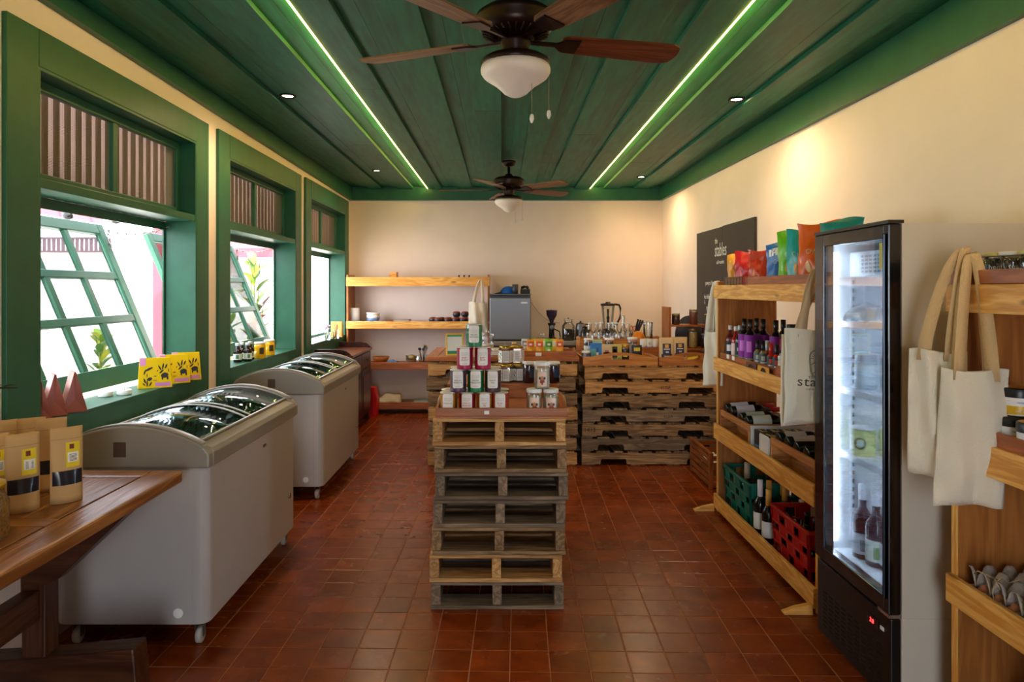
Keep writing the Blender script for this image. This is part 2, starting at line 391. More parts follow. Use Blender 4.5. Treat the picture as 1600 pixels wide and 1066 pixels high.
# windows
def meshscreen():
    m, nt, b, out = newmat('woven mesh screen'); L = nt.links.new
    tc = N(nt, 'ShaderNodeTexCoord'); sp = N(nt, 'ShaderNodeSeparateXYZ'); L(tc.outputs['Object'], sp.inputs[0])
    def bars(sock, s, th):
        a = N(nt, 'ShaderNodeMath', operation='MULTIPLY'); a.inputs[1].default_value = s; L(sock, a.inputs[0])
        c = N(nt, 'ShaderNodeMath', operation='FRACT'); L(a.outputs[0], c.inputs[0])
        g = N(nt, 'ShaderNodeMath', operation='LESS_THAN'); g.inputs[1].default_value = th; L(c.outputs[0], g.inputs[0]); return g.outputs[0]
    mx = N(nt, 'ShaderNodeMath', operation='MAXIMUM'); L(bars(sp.outputs[1], 150, .38), mx.inputs[0]); L(bars(sp.outputs[2], 150, .38), mx.inputs[1])
    t = N(nt, 'ShaderNodeBsdfTransparent'); ms = N(nt, 'ShaderNodeMixShader'); L(mx.outputs[0], ms.inputs[0]); L(t.outputs[0], ms.inputs[1]); L(b.outputs[0], ms.inputs[2])
    b.inputs['Base Color'].default_value = hexc('#77685c'); b.inputs['Roughness'].default_value = .8
    L(ms.outputs[0], out.inputs[0]); return m
SCREEN = meshscreen()
def corrmat():
    m, nt, b, out = newmat('translucent corrugated sheet'); L = nt.links.new
    d = N(nt, 'ShaderNodeBsdfDiffuse'); d.inputs[0].default_value = hexc('#8a766c')
    t = N(nt, 'ShaderNodeBsdfTranslucent'); t.inputs[0].default_value = hexc('#cbb9b0')
    mx = N(nt, 'ShaderNodeMixShader'); mx.inputs[0].default_value = .7; L(d.outputs[0], mx.inputs[1]); L(t.outputs[0], mx.inputs[2]); L(mx.outputs[0], out.inputs[0]); return m
CORR = corrmat()
PANE = glassy((.97, 1, .98), .5, .01, .03)
STEEL = plain('#8f8a80', .35, metal=1, name='steel')
def chain(a, b_, parent, n, sag, r=.0022, lk=.013, nm='chain'):
    mb = MB(); a = Vector(a); b_ = Vector(b_)
    pts = [a.lerp(b_, k/n)+Vector((0, 0, -sag*4*(k/n)*(1-k/n))) for k in range(n+1)]
    for k in range(n):
        c = (pts[k]+pts[k+1])/2; d = (pts[k+1]-pts[k]); L_ = d.length*.62; d.normalize()
        u = d.cross(Vector((0, 0, 1))).normalized(); q = d.cross(u)
        if k % 2: u = q
        mb.tube([c+d*math.cos(t)*L_+u*math.sin(t)*L_*.45 for t in [2*PI*i/8 for i in range(8)]], r, 4, True)
    return mb.build(nm, STEEL, parent)
for wi, ((a, b_), (ca, cb)) in enumerate(zip(OPEN, CAS)):
    W = structe('window_%d' % (wi+1))
    zt, zb = 2.485+.008*wi, .78
    f0, f1 = XL, -1.838
    B('casing_board', GREEN, W, f0, f1, ca, a, zb, zt, bevel=.004)
    B('casing_board', GREEN, W, f0, f1, b_, cb, zb, zt, bevel=.004)
    B('casing_board', GREEN, W, f0, f1+.001, a, b_, ZO1, zt, bevel=.003)
    B('apron_board', GREEN, W, f0, f1+.001, a, b_, zb, ZO0-.012, bevel=.003)
    B('sill', GREEN, W, XL-TW-.012, f1+.006, a+.001, b_-.001, ZO0-.02, ZO0, bevel=.004)
    for y0, y1 in ((a, a+.012), (b_-.012, b_)):
        B('reveal_board', GREEN, W, XL-TW, f1-.002, y0, y1, ZO0, ZO1)
    B('reveal_board', GREEN, W, XL-TW, f1-.002, a+.012, b_-.012, ZO1-.012, ZO1)
    B('transom_rail', GREEN, W, XL-TW+.0, f1-.004, a+.012, b_-.012, ZR0, ZR1-.01, bevel=.003)
    fx0, fx1 = -1.965, -1.93
    for y0, y1 in ((a+.012, a+.055), (b_-.055, b_-.012)):
        B('frame_stile', GREEN, W, fx0, fx1, y0, y1, ZR1-.01, ZO1-.012, bevel=.003)
    B('frame_rail', GREEN, W, fx0, fx1, a+.055, b_-.055, ZO1-.055, ZO1-.012, bevel=.003)
    B('frame_rail', GREEN, W, fx0, fx1, a+.055, b_-.055, ZR1-.01, ZR1+.03, bevel=.003)
    mid = (a+b_)/2
    B('mullion', GREEN, W, fx0, fx1, mid-.022, mid+.022, ZR1+.03, ZO1-.055, bevel=.003)
    for y0, y1 in ((a+.055, mid-.022), (mid+.022, b_-.055)):
        MB().add([(-1.95, y0, ZR1+.03), (-1.95, y1, ZR1+.03), (-1.95, y1, ZO1-.055), (-1.95, y0, ZO1-.055)], [(0, 1, 2, 3)]).build('mesh_screen', SCREEN, W)
    n = int((b_-a+.4)/.01)
    for k in range(int((b_-a+.40)/.083)):
        ya = a-.05+k*.083; B('slat', plain('#5c4a42', .8), W, -2.075, -2.063, ya, ya+.030, ZR0-.03, ZO1+.07)
    MB().grid(lambda u, v_, a=a, b_=b_: (-2.09+.020*math.sin((u*(b_-a+.4))*2*PI/.083), a-.06+u*(b_-a+.4), ZR0-.03+v_*(ZO1+.1-ZR0+.03)), n, 1).build('corrugated_sheet', CORR, W, solid=.002)
    # outer frame strips on the outside face
    for y0, y1 in ((a-.02, a+.03), (b_-.03, b_+.02)): B('outer_stop', GREEN, W, XL-TW-.012, XL-TW, y0, y1, ZO0-.03, ZR0, bevel=.003)
    B('outer_stop', GREEN, W, XL-TW-.012, XL-TW, a+.03, b_-.03, ZR0-.05, ZR0, bevel=.003)
    # awning sash hinged on the sill, leaning outward
    y0, y1 = a+.01, b_-.0; hgt = .965; tilt = R(22.6)
    sash = bpy.data.objects.new('sash', None); COL.objects.link(sash); sash.parent = W
    sash.location = (XL-TW-.03, 0, ZO0+.02); sash.rotation_euler = (0, -tilt, 0)
    if wi == 2: sash.rotation_euler = (0, -R(118), 0)
    t0, t1 = -.016, .016; cw = .062
    for q0, q1 in ((y0, y0+cw), (y1-cw, y1)): B('stile', GREEN, sash, t0, t1, q0, q1, 0, hgt, bevel=.003)
    for q0, q1 in ((0, .1), (hgt-.062, hgt)): B('rail', GREEN, sash, t0, t1, y0+cw, y1-cw, q0, q1, bevel=.003)
    zz = [.1, .1+(hgt-.162)/3, .1+2*(hgt-.162)/3, hgt-.062]; yy = [y0+cw+(y1-y0-2*cw)*k/4 for k in range(5)]
    for k in (1, 2): B('glazing_bar', GREEN, sash, t0+.003, t1-.003, y0+cw, y1-cw, zz[k]-.021, zz[k]+.021, bevel=.003)
    for k in (1, 2, 3): B('glazing_bar', GREEN, sash, t0+.004, t1-.004, yy[k]-.02, yy[k]+.02, .1, hgt-.062, bevel=.003)
    for r_ in range(3):
        for c_ in range(4): B('pane', PANE, sash, -.002, .002, yy[c_]+.005, yy[c_+1]-.005, zz[r_]+.005, zz[r_+1]-.005)
    if wi < 2:
        top = Vector((XL-TW-.03-math.sin(tilt)*(hgt-.05)+.02, y1-.02, ZO0+.02+math.cos(tilt)*(hgt-.05)+.02))
        chain(top, (XL-TW+.03, b_-.02, ZR0-.03), W, 15, .035, .0032)
        chain(top+Vector((.02, 0, 0)), top+Vector((.045, .0, -.17)), W, 6, 0, .0032)
    area('sky_portal', (XL-TW-.6*0-.07, (a+b_)/2, (ZO0+ZR0)/2), (0, -PI/2, 0), ZR0-ZO0, b_-a, 1, portal=True)
area('sky_portal', (0, YF-.22, 1.0), (PI/2, 0, 0), 1.0, 2.0, 1, portal=True)

# ------------------------------------------------------------------ outside the windows
yard = struct('yard_ground', MB().box(-14, XL-TW-.001, -6, 16, -.2, -.1), plain('#d8d2c6', .9, bump=.3, bscale=8, name='yard paving'))
tag(struct('front_ground', MB().box(-14, 12, -12, YF-.21, -.2, -.1), plain('#cfc8ba', .9, bump=.3, bscale=8, name='yard paving')))
# yard things
LIME = plain('#f3efe6', .9, name='limewash')
PINKP = plain('#8f3540', .7, name='faded red paint')
o = thing('boundary_wall', 'white boundary wall topped by a slatted band across the yard', 'wall')
B('wall_body', LIME, o, -14, -2.2, 12.5, 12.7, -.1, 2.12)
slm = plain('#7a5f6c', .8)
for k in range(60):
    B('slat', slm, o, -9.6+k*.085, -9.6+k*.085+.045, 12.48, 12.51, 2.14, 2.36)
for z in (2.12, 2.36): B('slat_rail', slm, o, -14, -4.4, 12.47, 12.52, z, z+.03)
o = thing('pergola', 'pergola of faded red posts and thin beams over the yard', 'pergola')
for y in (6.5,): B('post', PINKP, o, -3.30, -3.21, y, y+.1, -.1, 2.55, bevel=.005)
for x in (-3.3, -6.8): B('main_beam', PINKP, o, x, x+.08, 3, 11.6, 2.55, 2.67)
for k in range(11): B('rafter', plain('#d9a9a0', .8), o, -8.8, -2.9, 3.2+.8*k, 3.25+.8*k, 2.67, 2.73)
o = thing('garden_shed', 'small grey shed with a faded red roof edge beyond the plants', 'shed')
B('shed_wall', plain('#b9b4b2', .9), o, -4.75, -3.72, 11.2, 12.4, -.1, 2.0)
MB().add([(-4.9, 10.9, 1.98), (-3.62, 10.9, 1.98), (-3.62, 12.45, 2.5), (-4.9, 12.45, 2.5)], [(0, 1, 2, 3)]).build('roof_sheet', PINKP, o, solid=.05)
B('fascia_board', PINKP, o, -4.9, -3.62, 10.87, 10.9, 1.95, 2.1)
o = thing('string_lights', 'string of dark bulbs hanging on a wire outside the first window', 'lights')
a = P(20, 330, 4.6); b_ = P(300, 322, 4.6); b_.x = -2.6
a = Vector((-2.75, 2.4, 1.98)); b_ = Vector((-2.95, 7.2, 2.22))
MB().tube([a.lerp(b_, t/16)+Vector((0, 0, -.1*4*(t/16)*(1-t/16))) for t in range(17)], .003, 4).build('wire', BLACK, o)
for t in range(1, 16, 2):
    p = a.lerp(b_, t/16)+Vector((0, 0, -.1*4*(t/16)*(1-t/16)-.085))
    MB().lathe([(.006, .085), (.02, .08), (.024, .05), (.034, .03), (.03, .01), (.008, 0)], 10, p).build('bulb', BLACK, o)
def leaf_mb(mb, base, direction, L_, w_, droop, mid=0.5):
    d = Vector(direction).normalized(); u = d.cross(Vector((0, 0, 1)))
    if u.length < .1: u = Vector((1, 0, 0))
    u.normalize(); n = 7; v = []
    for k in range(n+1):
        t = k/n; c = Vector(base)+d*L_*t+Vector((0, 0, -droop*t*t*L_)); ww = w_*math.sin(PI*min(1, t**.8*.97+.03))/2+.001
        v += [c-u*ww+Vector((0, 0, ww*.3)), c, c+u*ww+Vector((0, 0, ww*.3))]
    f = []
    for k in range(n): f += [(3*k, 3*k+1, 3*k+4, 3*k+3), (3*k+1, 3*k+2, 3*k+5, 3*k+4)]
    return mb.add(v, f, True)
def plant(loc, label, h, n, L_, w_, mats, pot='#8a8580', rnd=random, lift=.6, zpot=.3):
    o = thing('potted_plant', label, 'plant', loc)
    MB().lathe([(.0, 0), (.12, 0), (.16, zpot), (.145, zpot), (.13, zpot-.04), (0, zpot-.04)], 18, cap=False).build('pot', plain(pot, .8), o)
    st = MB()
    for k in range(3): st.tube([(0.02*k, 0, zpot-.05), (.03*math.cos(k*2), .03*math.sin(k*2), (zpot+h)*.6), (.06*math.cos(k*2), .06*math.sin(k*2), h)], [.012, .01, .005], 6)
    st.build('stem', plain('#6d7d35', .7), o)
    for k in range(n):
        a = rnd.uniform(0, 2*PI); z = zpot+(h-zpot)*(k+.5)/n
        mb = MB(); leaf_mb(mb, (.02*math.cos(a), .02*math.sin(a), z), (math.cos(a)*.6, math.sin(a)*.6, lift+rnd.uniform(-.2, .3)), L_*rnd.uniform(.7, 1.1), w_, rnd.uniform(.1, .5))
        mb.build('leaf', mats[k % len(mats)], o)
    return o
lf = [plain(c, .55, name='leaf') for c in ('#8f9c12', '#6a8614', '#476c20', '#a8a21c')]
lr = [plain(c, .55, name='leaf') for c in ('#6a1418', '#365c20', '#7c2c22', '#506c1c')]
rp = random.Random(5)
plant((-2.84, 7.9, -.1), 'tall yellow green broad-leaved plant outside the second window', 1.85, 44, .34, .10, lf, rnd=rp)
plant((-2.58, 7.25, -.1), 'bushy plant with red and green leaves outside the second window', 1.35, 44, .26, .08, lr, rnd=rp)
plant((-3.5, 8.7, -.1), 'pale green leafy plant standing behind the tall yellow one', 1.5, 36, .35, .12, lf[::-1], rnd=rp)
plant((-5.6, 9.6, -.1), 'small bushy green plant near the far wall of the yard', .9, 22, .35, .1, lf[1:], rnd=rp)
plant((-3.0, 10.2, -.1), 'thin plant with few green leaves seen through the third window', 1.7, 10, .25, .07, lf[2:], rnd=rp)

# ------------------------------------------------------------------ lamps on the ceiling
LEDM = emitter('#ffdf6a', 12, 'led strip')
for nm, x, lab in (('led_strip', -.93, 'left of the two glowing light strips running along the green ceiling'), ('led_strip', 1.082, 'right of the two glowing light strips running along the green ceiling')):
    o = thing(nm, lab, 'light strip', (x, 0, ZC), 0, 'light strips in the ceiling')
    s_ = 1 if x > 0 else -1; e = (1.0575 if s_ > 0 else -.9035)-x
    B('channel', plain('#d9c78a', .5), o, min(e, e+s_*.006), max(e, e+s_*.006), .3, YB-.06, .0175, .022)
    B('diffuser', LEDM, o, min(e, e+s_*.004), max(e, e+s_*.004), .3, YB-.06, -.0035, .017)
SPOTS = [(X(446, 4.42), 4.42, 'ceiling spotlight nearest on the left, over the first freezer'), (X(1151, 4.5), 4.5, 'ceiling spotlight nearest on the right, brightly glowing'),
         (X(587, 7.2), 7.2, 'small ceiling spotlight at the far left corner'), (X(1002, 7.6), 7.6, 'small ceiling spotlight at the far right corner'),
         (-1.36, 1.3, None), (1.5, 1.3, None)]
for x, y, lab in SPOTS:
    if lab:
        o = thing('ceiling_spotlight', lab, 'spotlight', (x+(.015 if x < 0 else 0), y, ZC+.0245), 0, 'recessed ceiling spotlights')
        MB().lathe([(.050, .001), (.054, -.002), (.050, -.008), (.042, -.008), (.036, .0), (.0, .001)], 24, cap=False).build('rim', plain('#17140f', .6), o)
        MB().lathe([(.0, -.003), (.02, -.003), (.034, -.002)], 20, cap=False).build('lamp_lens', emitter('#ffd9a0', 30 if y > 4.45 and x > 1 and y < 6 else 14), o)
    l = bpy.data.lights.new('spot', 'SPOT'); l.energy = 18 if lab else 7; l.spot_size = R(158); l.spot_blend = 1.0; l.color = (1, .68, .40); l.shadow_soft_size = .03
    so_ = bpy.data.objects.new('spot', l); COL.objects.link(so_); so_.location = (x+(.015 if x < 0 else 0), y, ZC-.012)

# fans
BRONZE = plain('#2a1712', .35, metal=.55, name='oil rubbed bronze')
BLADE = wood('#9a7352', '#6e4a30', axis='x', rough=.45, ring=.8, vary=.1)
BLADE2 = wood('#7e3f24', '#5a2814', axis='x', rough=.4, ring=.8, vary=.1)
GLOBE = plain('#efe2d4', .35, name='opal glass')
def fan(loc, label, ang, seedless=0):
    o = thing('ceiling_fan', label, 'ceiling fan', loc)      # loc: centre at the ceiling
    MB().lathe([(.0, 0), (.068, 0), (.07, -.018), (.055, -.045), (.03, -.055), (.012, -.058)], 24).build('canopy', BRONZE, o)
    MB().lathe([(.012, -.05), (.012, -.12), (.03, -.125), (.045, -.145), (.05, -.15)], 16).build('downrod', BRONZE, o)
    MB().lathe([(.0, -.145), (.06, -.147), (.12, -.158), (.148, -.178), (.152, -.195), (.14, -.212), (.145, -.222), (.125, -.245), (.085, -.262), (.06, -.268), (0, -.268)], 32).build('motor_housing', BRONZE, o)
    rb = MB()
    for k in range(28):
        a = 2*PI*k/28; rb.tube([(math.cos(a)*.075, math.sin(a)*.075, -.2675), (math.cos(a)*.125, math.sin(a)*.125, -.248)], .004, 4)
    rb.build('housing_ribs', BRONZE, o)
    MB().lathe([(.055, -.266), (.058, -.285), (.05, -.3), (.052, -.312), (.045, -.325), (.06, -.33), (.11, -.338), (.129, -.35), (.131, -.368), (.126, -.372)], 28).build('light_fitting', BRONZE, o)
    MB().lathe([(.127, -.366), (.133, -.382), (.132, -.396), (.121, -.412), (.100, -.427), (.078, -.441), (.060, -.457), (.044, -.473), (.024, -.484), (.01, -.488), (0, -.489)], 32).build('globe', GLOBE, o)
    for k in range(5):
        a = R(ang+72*k); M = Matrix.Rotation(a, 4, 'Z') @ Matrix.Translation((0, 0, -.275)) @ Matrix.Rotation(R(-11), 4, 'X')
        br = MB().box(.05, .20, -.010, .010, -.004, .004, M)
        br.prism([(.16, -.012), (.19, -.04), (.25, -.045), (.25, .045), (.19, .04), (.16, .012)], -.0045, .0015, 'z', M)
        br.build('blade_iron', BRONZE, o)
        pl = [(.18, -.042), (.2, -.055), (.45, -.066), (.63, -.07), (.66, -.055), (.672, -.02), (.672, .02), (.66, .055), (.63, .07), (.45, .066), (.2, .055), (.18, .042)]
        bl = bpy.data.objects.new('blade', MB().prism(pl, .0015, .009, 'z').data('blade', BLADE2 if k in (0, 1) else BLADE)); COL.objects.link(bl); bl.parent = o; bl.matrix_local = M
    for dx, dy, z1 in ((.06, -.04, -.56), (.128, .02, -.53)):
        pc = MB(); z0 = -.33
        n = 24
        for k in range(n): pc.lathe([(0, 0), (.0022, .003), (0, .006)], 5, (dx, dy, z0+(z1-z0)*k/n), smooth=False)
        pc.tube([(dx, dy, z0), (dx, dy, z1)], .0009, 4); pc.build('pull_chain', plain('#b8a58c', .3, metal=.8), o)
        MB().lathe([(0, .0), (.007, -.004), (.009, -.02), (.004, -.034), (0, -.036)], 10, (dx, dy, z1)).build('pull_knob', plain('#e8e4dc', .2), o)
    return o
f1_ = fan((.05, 2.62, ZC), 'large bronze ceiling fan with an opal light bowl, nearest', 14)
fan((X(795, 6.55), 6.55, ZC), 'bronze ceiling fan farther down the room near the back wall', 30)

# ------------------------------------------------------------------ shelving units
def shelf_unit(label, boards, W_, D_, H_, end_x, mats_side, fb, feet=True, back=False):
    """local: x along the length (0..W_), y depth (0 front .. D_), z up"""
    o = thing('shelf_unit', label, 'shelf')
    for x0 in (0, W_-.022): B('side_panel', side('z'), o, x0, x0+.022, .0, D_, 0.0, H_, bevel=.002)
    for z0, z1 in boards:
        B('front_board', fb, o, .0 if end_x else .022, W_ if end_x else W_-.022, -.02, .0-.001, z0, z1, bevel=.003)
        B('shelf_board', side('x'), o, .022, W_-.022, 0, D_, z0+.02, z0+.038)
    if feet:
        for x0 in (.0, W_-.03):
            pr = [(-.16, 0), (-.165, .008), (-.10, .028), (-.02, .04), (.0, .04), (.0, 0)]
            MB().prism(pr, x0-.006, x0+.03, 'x').build('foot', pine('y'), o, bevel=.002)
    return o
# unit along the right wall (rotate so that its length runs along +y and front looks to -x): local x -> world y (far), local y -> world x
def toright(o, x, y): o.location = (x, y, 0); o.matrix_world = Matrix.Translation((x, y, 0)) @ Matrix(((0, 1, 0, 0), (1, 0, 0, 0), (0, 0, 1, 0), (0, 0, 0, 1)))
U1X, U1Y, U1L, U1D = 1.41, 3.07, 1.45, .38
def unit_right(label, X0, Y0, L_, D_, boards, H_, feet=True):
    o = thing('shelf_unit', label, 'shelf', group='slatted pine shelf units')
    for y0 in (Y0, Y0+L_-.022): B('side_panel', side('z'), o, X0, X0+D_, y0, y0+.022, 0, H_, bevel=.002)
    for y0 in (Y0, Y0+L_-.022): B('front_edge', pine('z'), o, X0-.006, X0-.0005, y0-.001, y0+.023, 0, H_, bevel=.001)
    for z0, z1 in boards:
        B('front_board', pine('y'), o, X0-.026, X0-.0065, Y0+.0, Y0+L_, z0, z1, bevel=.003)
        B('shelf_board', side('y'), o, X0, X0+D_, Y0+.023, Y0+L_-.023, z0+.012, z0+.03)
    if feet:
        for y0 in (Y0-.004, Y0+L_-.026):
            MB().prism([(X0-.155, 0), (X0-.16, .01), (X0-.10, .032), (X0-.03, .045), (X0-.027, 0)], y0, y0+.03, 'y').build('foot', pine('x'), o, bevel=.002)
    return o
BD = [(.025, .115), (.477, .575), (.922, 1.008), (1.39, 1.475)]
unit_right('pine shelf unit with crates of wine, between fridge and pallet counter', U1X, U1Y, U1L, U1D, BD, 1.5)
U2Y, U2L = .75, 1.42
BD2 = [(.025, .115), (.471, .559), (.91, 1.0), (1.38, 1.464)]
unit_right('pine shelf unit at the right edge holding eggs and spice jars', 1.42, U2Y, U2L, .40, BD2, 1.475)
# back unit
BX0, BX1, BY0, BY1 = -1.815, -.15, 8.02, 8.375
o = thing('shelf_unit', 'wide wooden shelf unit against the back wall in the left corner', 'shelf', group='slatted pine shelf units')
for x0 in (BX0, BX1-.022): B('side_panel', side('z'), o, x0, x0+.022, BY0, BY1, 0, 1.62, bevel=.002)
for z0, z1 in ((.055, .135), (.515, .60), (.99, 1.075), (1.485, 1.59)):
    B('front_board', pine('x') if z0 > .9 else mahog('x'), o, BX0, BX1, BY0-.02, BY0-.001, z0, z1, bevel=.003)
    B('shelf_board', side('x'), o, BX0+.023, BX1-.023, BY0, BY1, z1-.04, z1-.022)
SH = [.113, .578, 1.053, 1.568]      # tops of its shelves

# ------------------------------------------------------------------ pallets
def board(mat, par, x0, x1, y0, y1, z0, z1, nm='deck_board', r=random):
    o = MB().box(x0, x1, y0, y1, z0, z1).build(nm, mat, par); md = o.modifiers.new('b', 'BEVEL'); md.width = .002; md.segments = 1
    return o
rpal = random.Random(21)
isl_x = [(676, 884), (678.5, 886), (679.5, 888), (676, 884), (674.5, 883), (671, 878.5), (673.5, 881)]
PH = .1235
for k in range(7):
    x0, x1 = X(isl_x[k][0], 3.12), X(isl_x[k][1], 3.12); z = (6-k)*PH; L_ = x1-x0
    ls = ['light wooden half pallet at the top of the centre island stack', 'second pallet from the top of the centre island stack', 'third pallet from the top of the centre island stack', 'middle pallet of the centre island stack, fourth down', 'third pallet from the bottom of the centre island stack', 'yellowish pallet second from the bottom of the centre island', 'grey bottom pallet of the centre island stack']
    o = thing('pallet', ls[k], 'pallet', (x0, 3.12+rpal.uniform(0, .01), z), 0, 'pallets of the centre island')
    wf = {0: pal_l, 1: pal_m, 5: pal_l}.get(k, pal_d if k in (2, 3, 6) else pal_m)
    for sx in (0, L_/2-.022, L_-.044):
        jx = rpal.uniform(-.006, .006)*(0 < sx < L_-.05)
        s_ = board(wf('y'), o, sx+jx+.001, sx+jx+.043, .0, 1.05, .0185, .1065, 'stringer')
    y = 0
    n = 8; w_ = .098
    for j in range(n):
        yy = (1.05-w_)*j/(n-1); board(wf('x'), o, 0, L_, yy, yy+w_, .107, .122)
    for j in range(4):
        yy = (1.05-.12)*j/3; board(wf('x'), o, rpal.uniform(-.004, .004), L_+rpal.uniform(-.004, .004), yy-(.006 if j == 0 else 0), yy+.12, .001, .018)
def counter_pallet(loc, label, group, wf, L_=1.2, D_=.92, h=.1165, rnd=rpal, n1=.14, n2=.85, marks=None):
    """stringers along x, notched; front stringer face looks to the camera"""
    o = thing('pallet', label, 'pallet', loc, 0, group)
    sh = .088; zb = .0125
    for y0 in (0, D_/2-.02, D_-.04):
        m_ = .22; zt = zb+sh; nh = .042; c = .012
        p = [(0, zb), (n1, zb), (n1+.004, zb+nh-c), (n1+c, zb+nh), (n1+m_-c, zb+nh), (n1+m_-.004, zb+nh-c), (n1+m_, zb), (n2, zb), (n2+.004, zb+nh-c), (n2+c, zb+nh), (n2+m_-c, zb+nh), (n2+m_-.004, zb+nh-c), (n2+m_, zb), (L_, zb), (L_, zt), (0, zt)]
        q = MB().prism(p, y0, y0+.04, 'y').build('stringer', wf('x'), o, bevel=0)
    x = .0; 
    while x < L_-.08:
        w_ = rnd.uniform(.07, .13); w_ = min(w_, L_-x)
        board(wf('y'), o, x, x+w_, rnd.uniform(.006, .02), D_-.005, zb+sh+.0005, zb+sh+.0145); x += w_+rnd.uniform(.02, .05)
    for x0 in (0.0, .40, .7, L_-.12):
        board(wf('y'), o, x0, x0+rnd.uniform(.085, .12), rnd.uniform(.006, .015), D_-.005, 0, .012)
    if marks:
        text(marks[0], marks[2], plain('#3a2a1e', .9), o, (marks[1], -.001, zb+.03), FRONT, 'stamped_mark', ext=.0003)
    return o
ords = ['top', 'second from top', 'third from top', 'middle', 'third from bottom', 'second from bottom', 'bottom']
for k in range(7):
    off = [.02, .025, .0, .005, .0, -.005, -.003][k]
    counter_pallet((X(910, 5.66)+off, 5.66, (6-k)*.1175), '%s pallet, %s, in the right counter stack by the shelf' % (ords[k], 'yellowish' if k < 2 else 'weathered grey brown'),
        'pallets of the right counter', pal_l if k < 2 else (pal_d if k in (3, 5) else pal_m), L_=1.16, D_=1.0, n1=[.14, .135, .17, .14, .16, .13, .15][k], n2=[.83, .84, .79, .83, .78, .84, .86][k],
        marks=[None, ('EUSA', .66, .035), None, ('KUSA', .7, .03), ('1413', .06, .05), None, None][k])
for k in range(7):
    counter_pallet((-.615+rpal.uniform(-.01, .01), 5.66, (6-k)*.1225), '%s pallet of the left counter, partly hidden behind the island' % ords[k], 'pallets of the left counter', pal_l if k % 3 == 0 else pal_m, L_=1.225, D_=.92, h=.1225)
o = thing('framed_slab', 'orange brown framed wooden slab lying on the left pallet stack', 'counter', (0, 0, 0))
B('frame_board', tray_w('x'), o, -.63, .63, 5.64, 5.73, .8585, .893, bevel=.003); B('frame_board', tray_w('x'), o, -.63, .63, 6.5, 6.59, .8585, .893, bevel=.003)
B('frame_board', tray_w('y'), o, -.63, -.54, 5.731, 6.499, .8585, .893, bevel=.003); B('frame_board', tray_w('y'), o, .54, .63, 5.731, 6.499, .8585, .893, bevel=.003)
for k in range(7): B('plank', tray_w('y'), o, -.539+k*.154, -.539+k*.154+.151, 5.732, 6.498, .8585, .887)

# ------------------------------------------------------------------ trays
def tray(label, loc, W_, D_, hh, mat=tray_w, rope=True, wall=.012, slot=False, group='wooden trays'):
    o = thing('tray', label, 'tray', loc, 0, group)
    B('base', mat('x'), o, 0, W_, 0, D_, 0, .008)
    if not slot:
        B('front_wall', mat('x'), o, 0, W_, 0, wall, .0085, hh, bevel=.002); B('back_wall', mat('x'), o, 0, W_, D_-wall, D_, .0085, hh, bevel=.002)
        for x0 in (0, W_-wall):
            n = 12; pr = [(wall+.0005, .0085)]+[(wall+.0005+(D_-2*wall-.001)*t/n, hh+.018*math.sin(PI*t/n)) for t in range(n+1)]+[(D_-wall-.0005, .0085)]
            MB().prism(pr, x0, x0+wall, 'x').build('side_wall', mat('y'), o, bevel=.0015)
        if rope:
            for x0 in (-.004, W_+.004): MB().tube([(x0, D_*.3+D_*.4*t/8, hh*.6+.03*math.sin(PI*t/8)) for t in range(9)], .005, 6).build('rope_handle', plain('#c9a878', .9), o)
    else:
        for y0 in (0, D_-wall):
            n = 20
            def top(u): return hh+ (slot)*max(0, math.sin(PI*min(1, max(0, (u-.06)/.88))))**1.3
            up = [(W_*k/n, top(k/n)) for k in range(n+1)]
            a, b_ = W_*.38, W_*.62; zs0, zs1 = hh*.72, hh*.72+.034
            # built as pieces round the hand slot
            mb = MB(); M = None
            def strip(x0, x1, f0, f1, m_=8):
                v = []; ff = []
                for k in range(m_+1):
                    x = x0+(x1-x0)*k/m_
                    for y in (y0, y0+wall): v += [(x, y, f0(x)), (x, y, f1(x))]
                for k in range(m_):
                    b0 = 4*k; ff += [(b0, b0+1, b0+5, b0+4), (b0+2, b0+6, b0+7, b0+3), (b0+1, b0+3, b0+7, b0+5), (b0, b0+4, b0+6, b0+2)]
                ff += [(0, 2, 3, 1), (4*m_, 4*m_+1, 4*m_+3, 4*m_+2)]
                mb.add(v, ff)
            T = lambda x: top(x/W_)
            strip(0, a, lambda x: .0085, T); strip(b_, W_, lambda x: .0085, T)
            strip(a, b_, lambda x: .0085, lambda x: zs0, 1); strip(a, b_, lambda x: zs1, T)
            mb.build('handled_wall', mat('x'), o)
        for x0 in (0, W_-wall): B('side_wall', mat('y'), o, x0, x0+wall, wall+.001, D_-wall-.001, .0085, hh-.006, bevel=.002)
    return o
ZI = 7*PH-.001
T1 = tray('low rich brown tray on the island holding candles and bath salts', (-.304, 3.13, ZI), .602, .55, .046, group=None)
T2 = thing('wooden_box', 'low brown wooden box on the island behind the candle tray', 'box', (-.30, 3.74, ZI))
for q in ((0, .60, 0, .014), (0, .60, .406, .42)): B('wall_board', tray_w('x'), T2, *q, 0, .060, bevel=.002)
for q in ((0, .014, .0145, .4055), (.586, .60, .0145, .4055)): B('wall_board', tray_w('y'), T2, *q, 0, .060, bevel=.002)
B('top_board', tray_w('x'), T2, 0, .60, 0, .42, .0605, .072, bevel=.002)
B('price_label', PAPER, T1, .222, .244, -.0015, -.0003, .018, .034)
ZC2 = 7*.1175
T3 = tray('butler tray with hand slot full of cans, left on the right counter', (X(911, 5.66), 5.662, ZC2-.001), .615, .52, .068, slot=.04, mat=lambda ax: wood('#d8944a', '#b06e2c', axis=ax, rough=.4, ring=.7, vary=.04), group='butler trays')
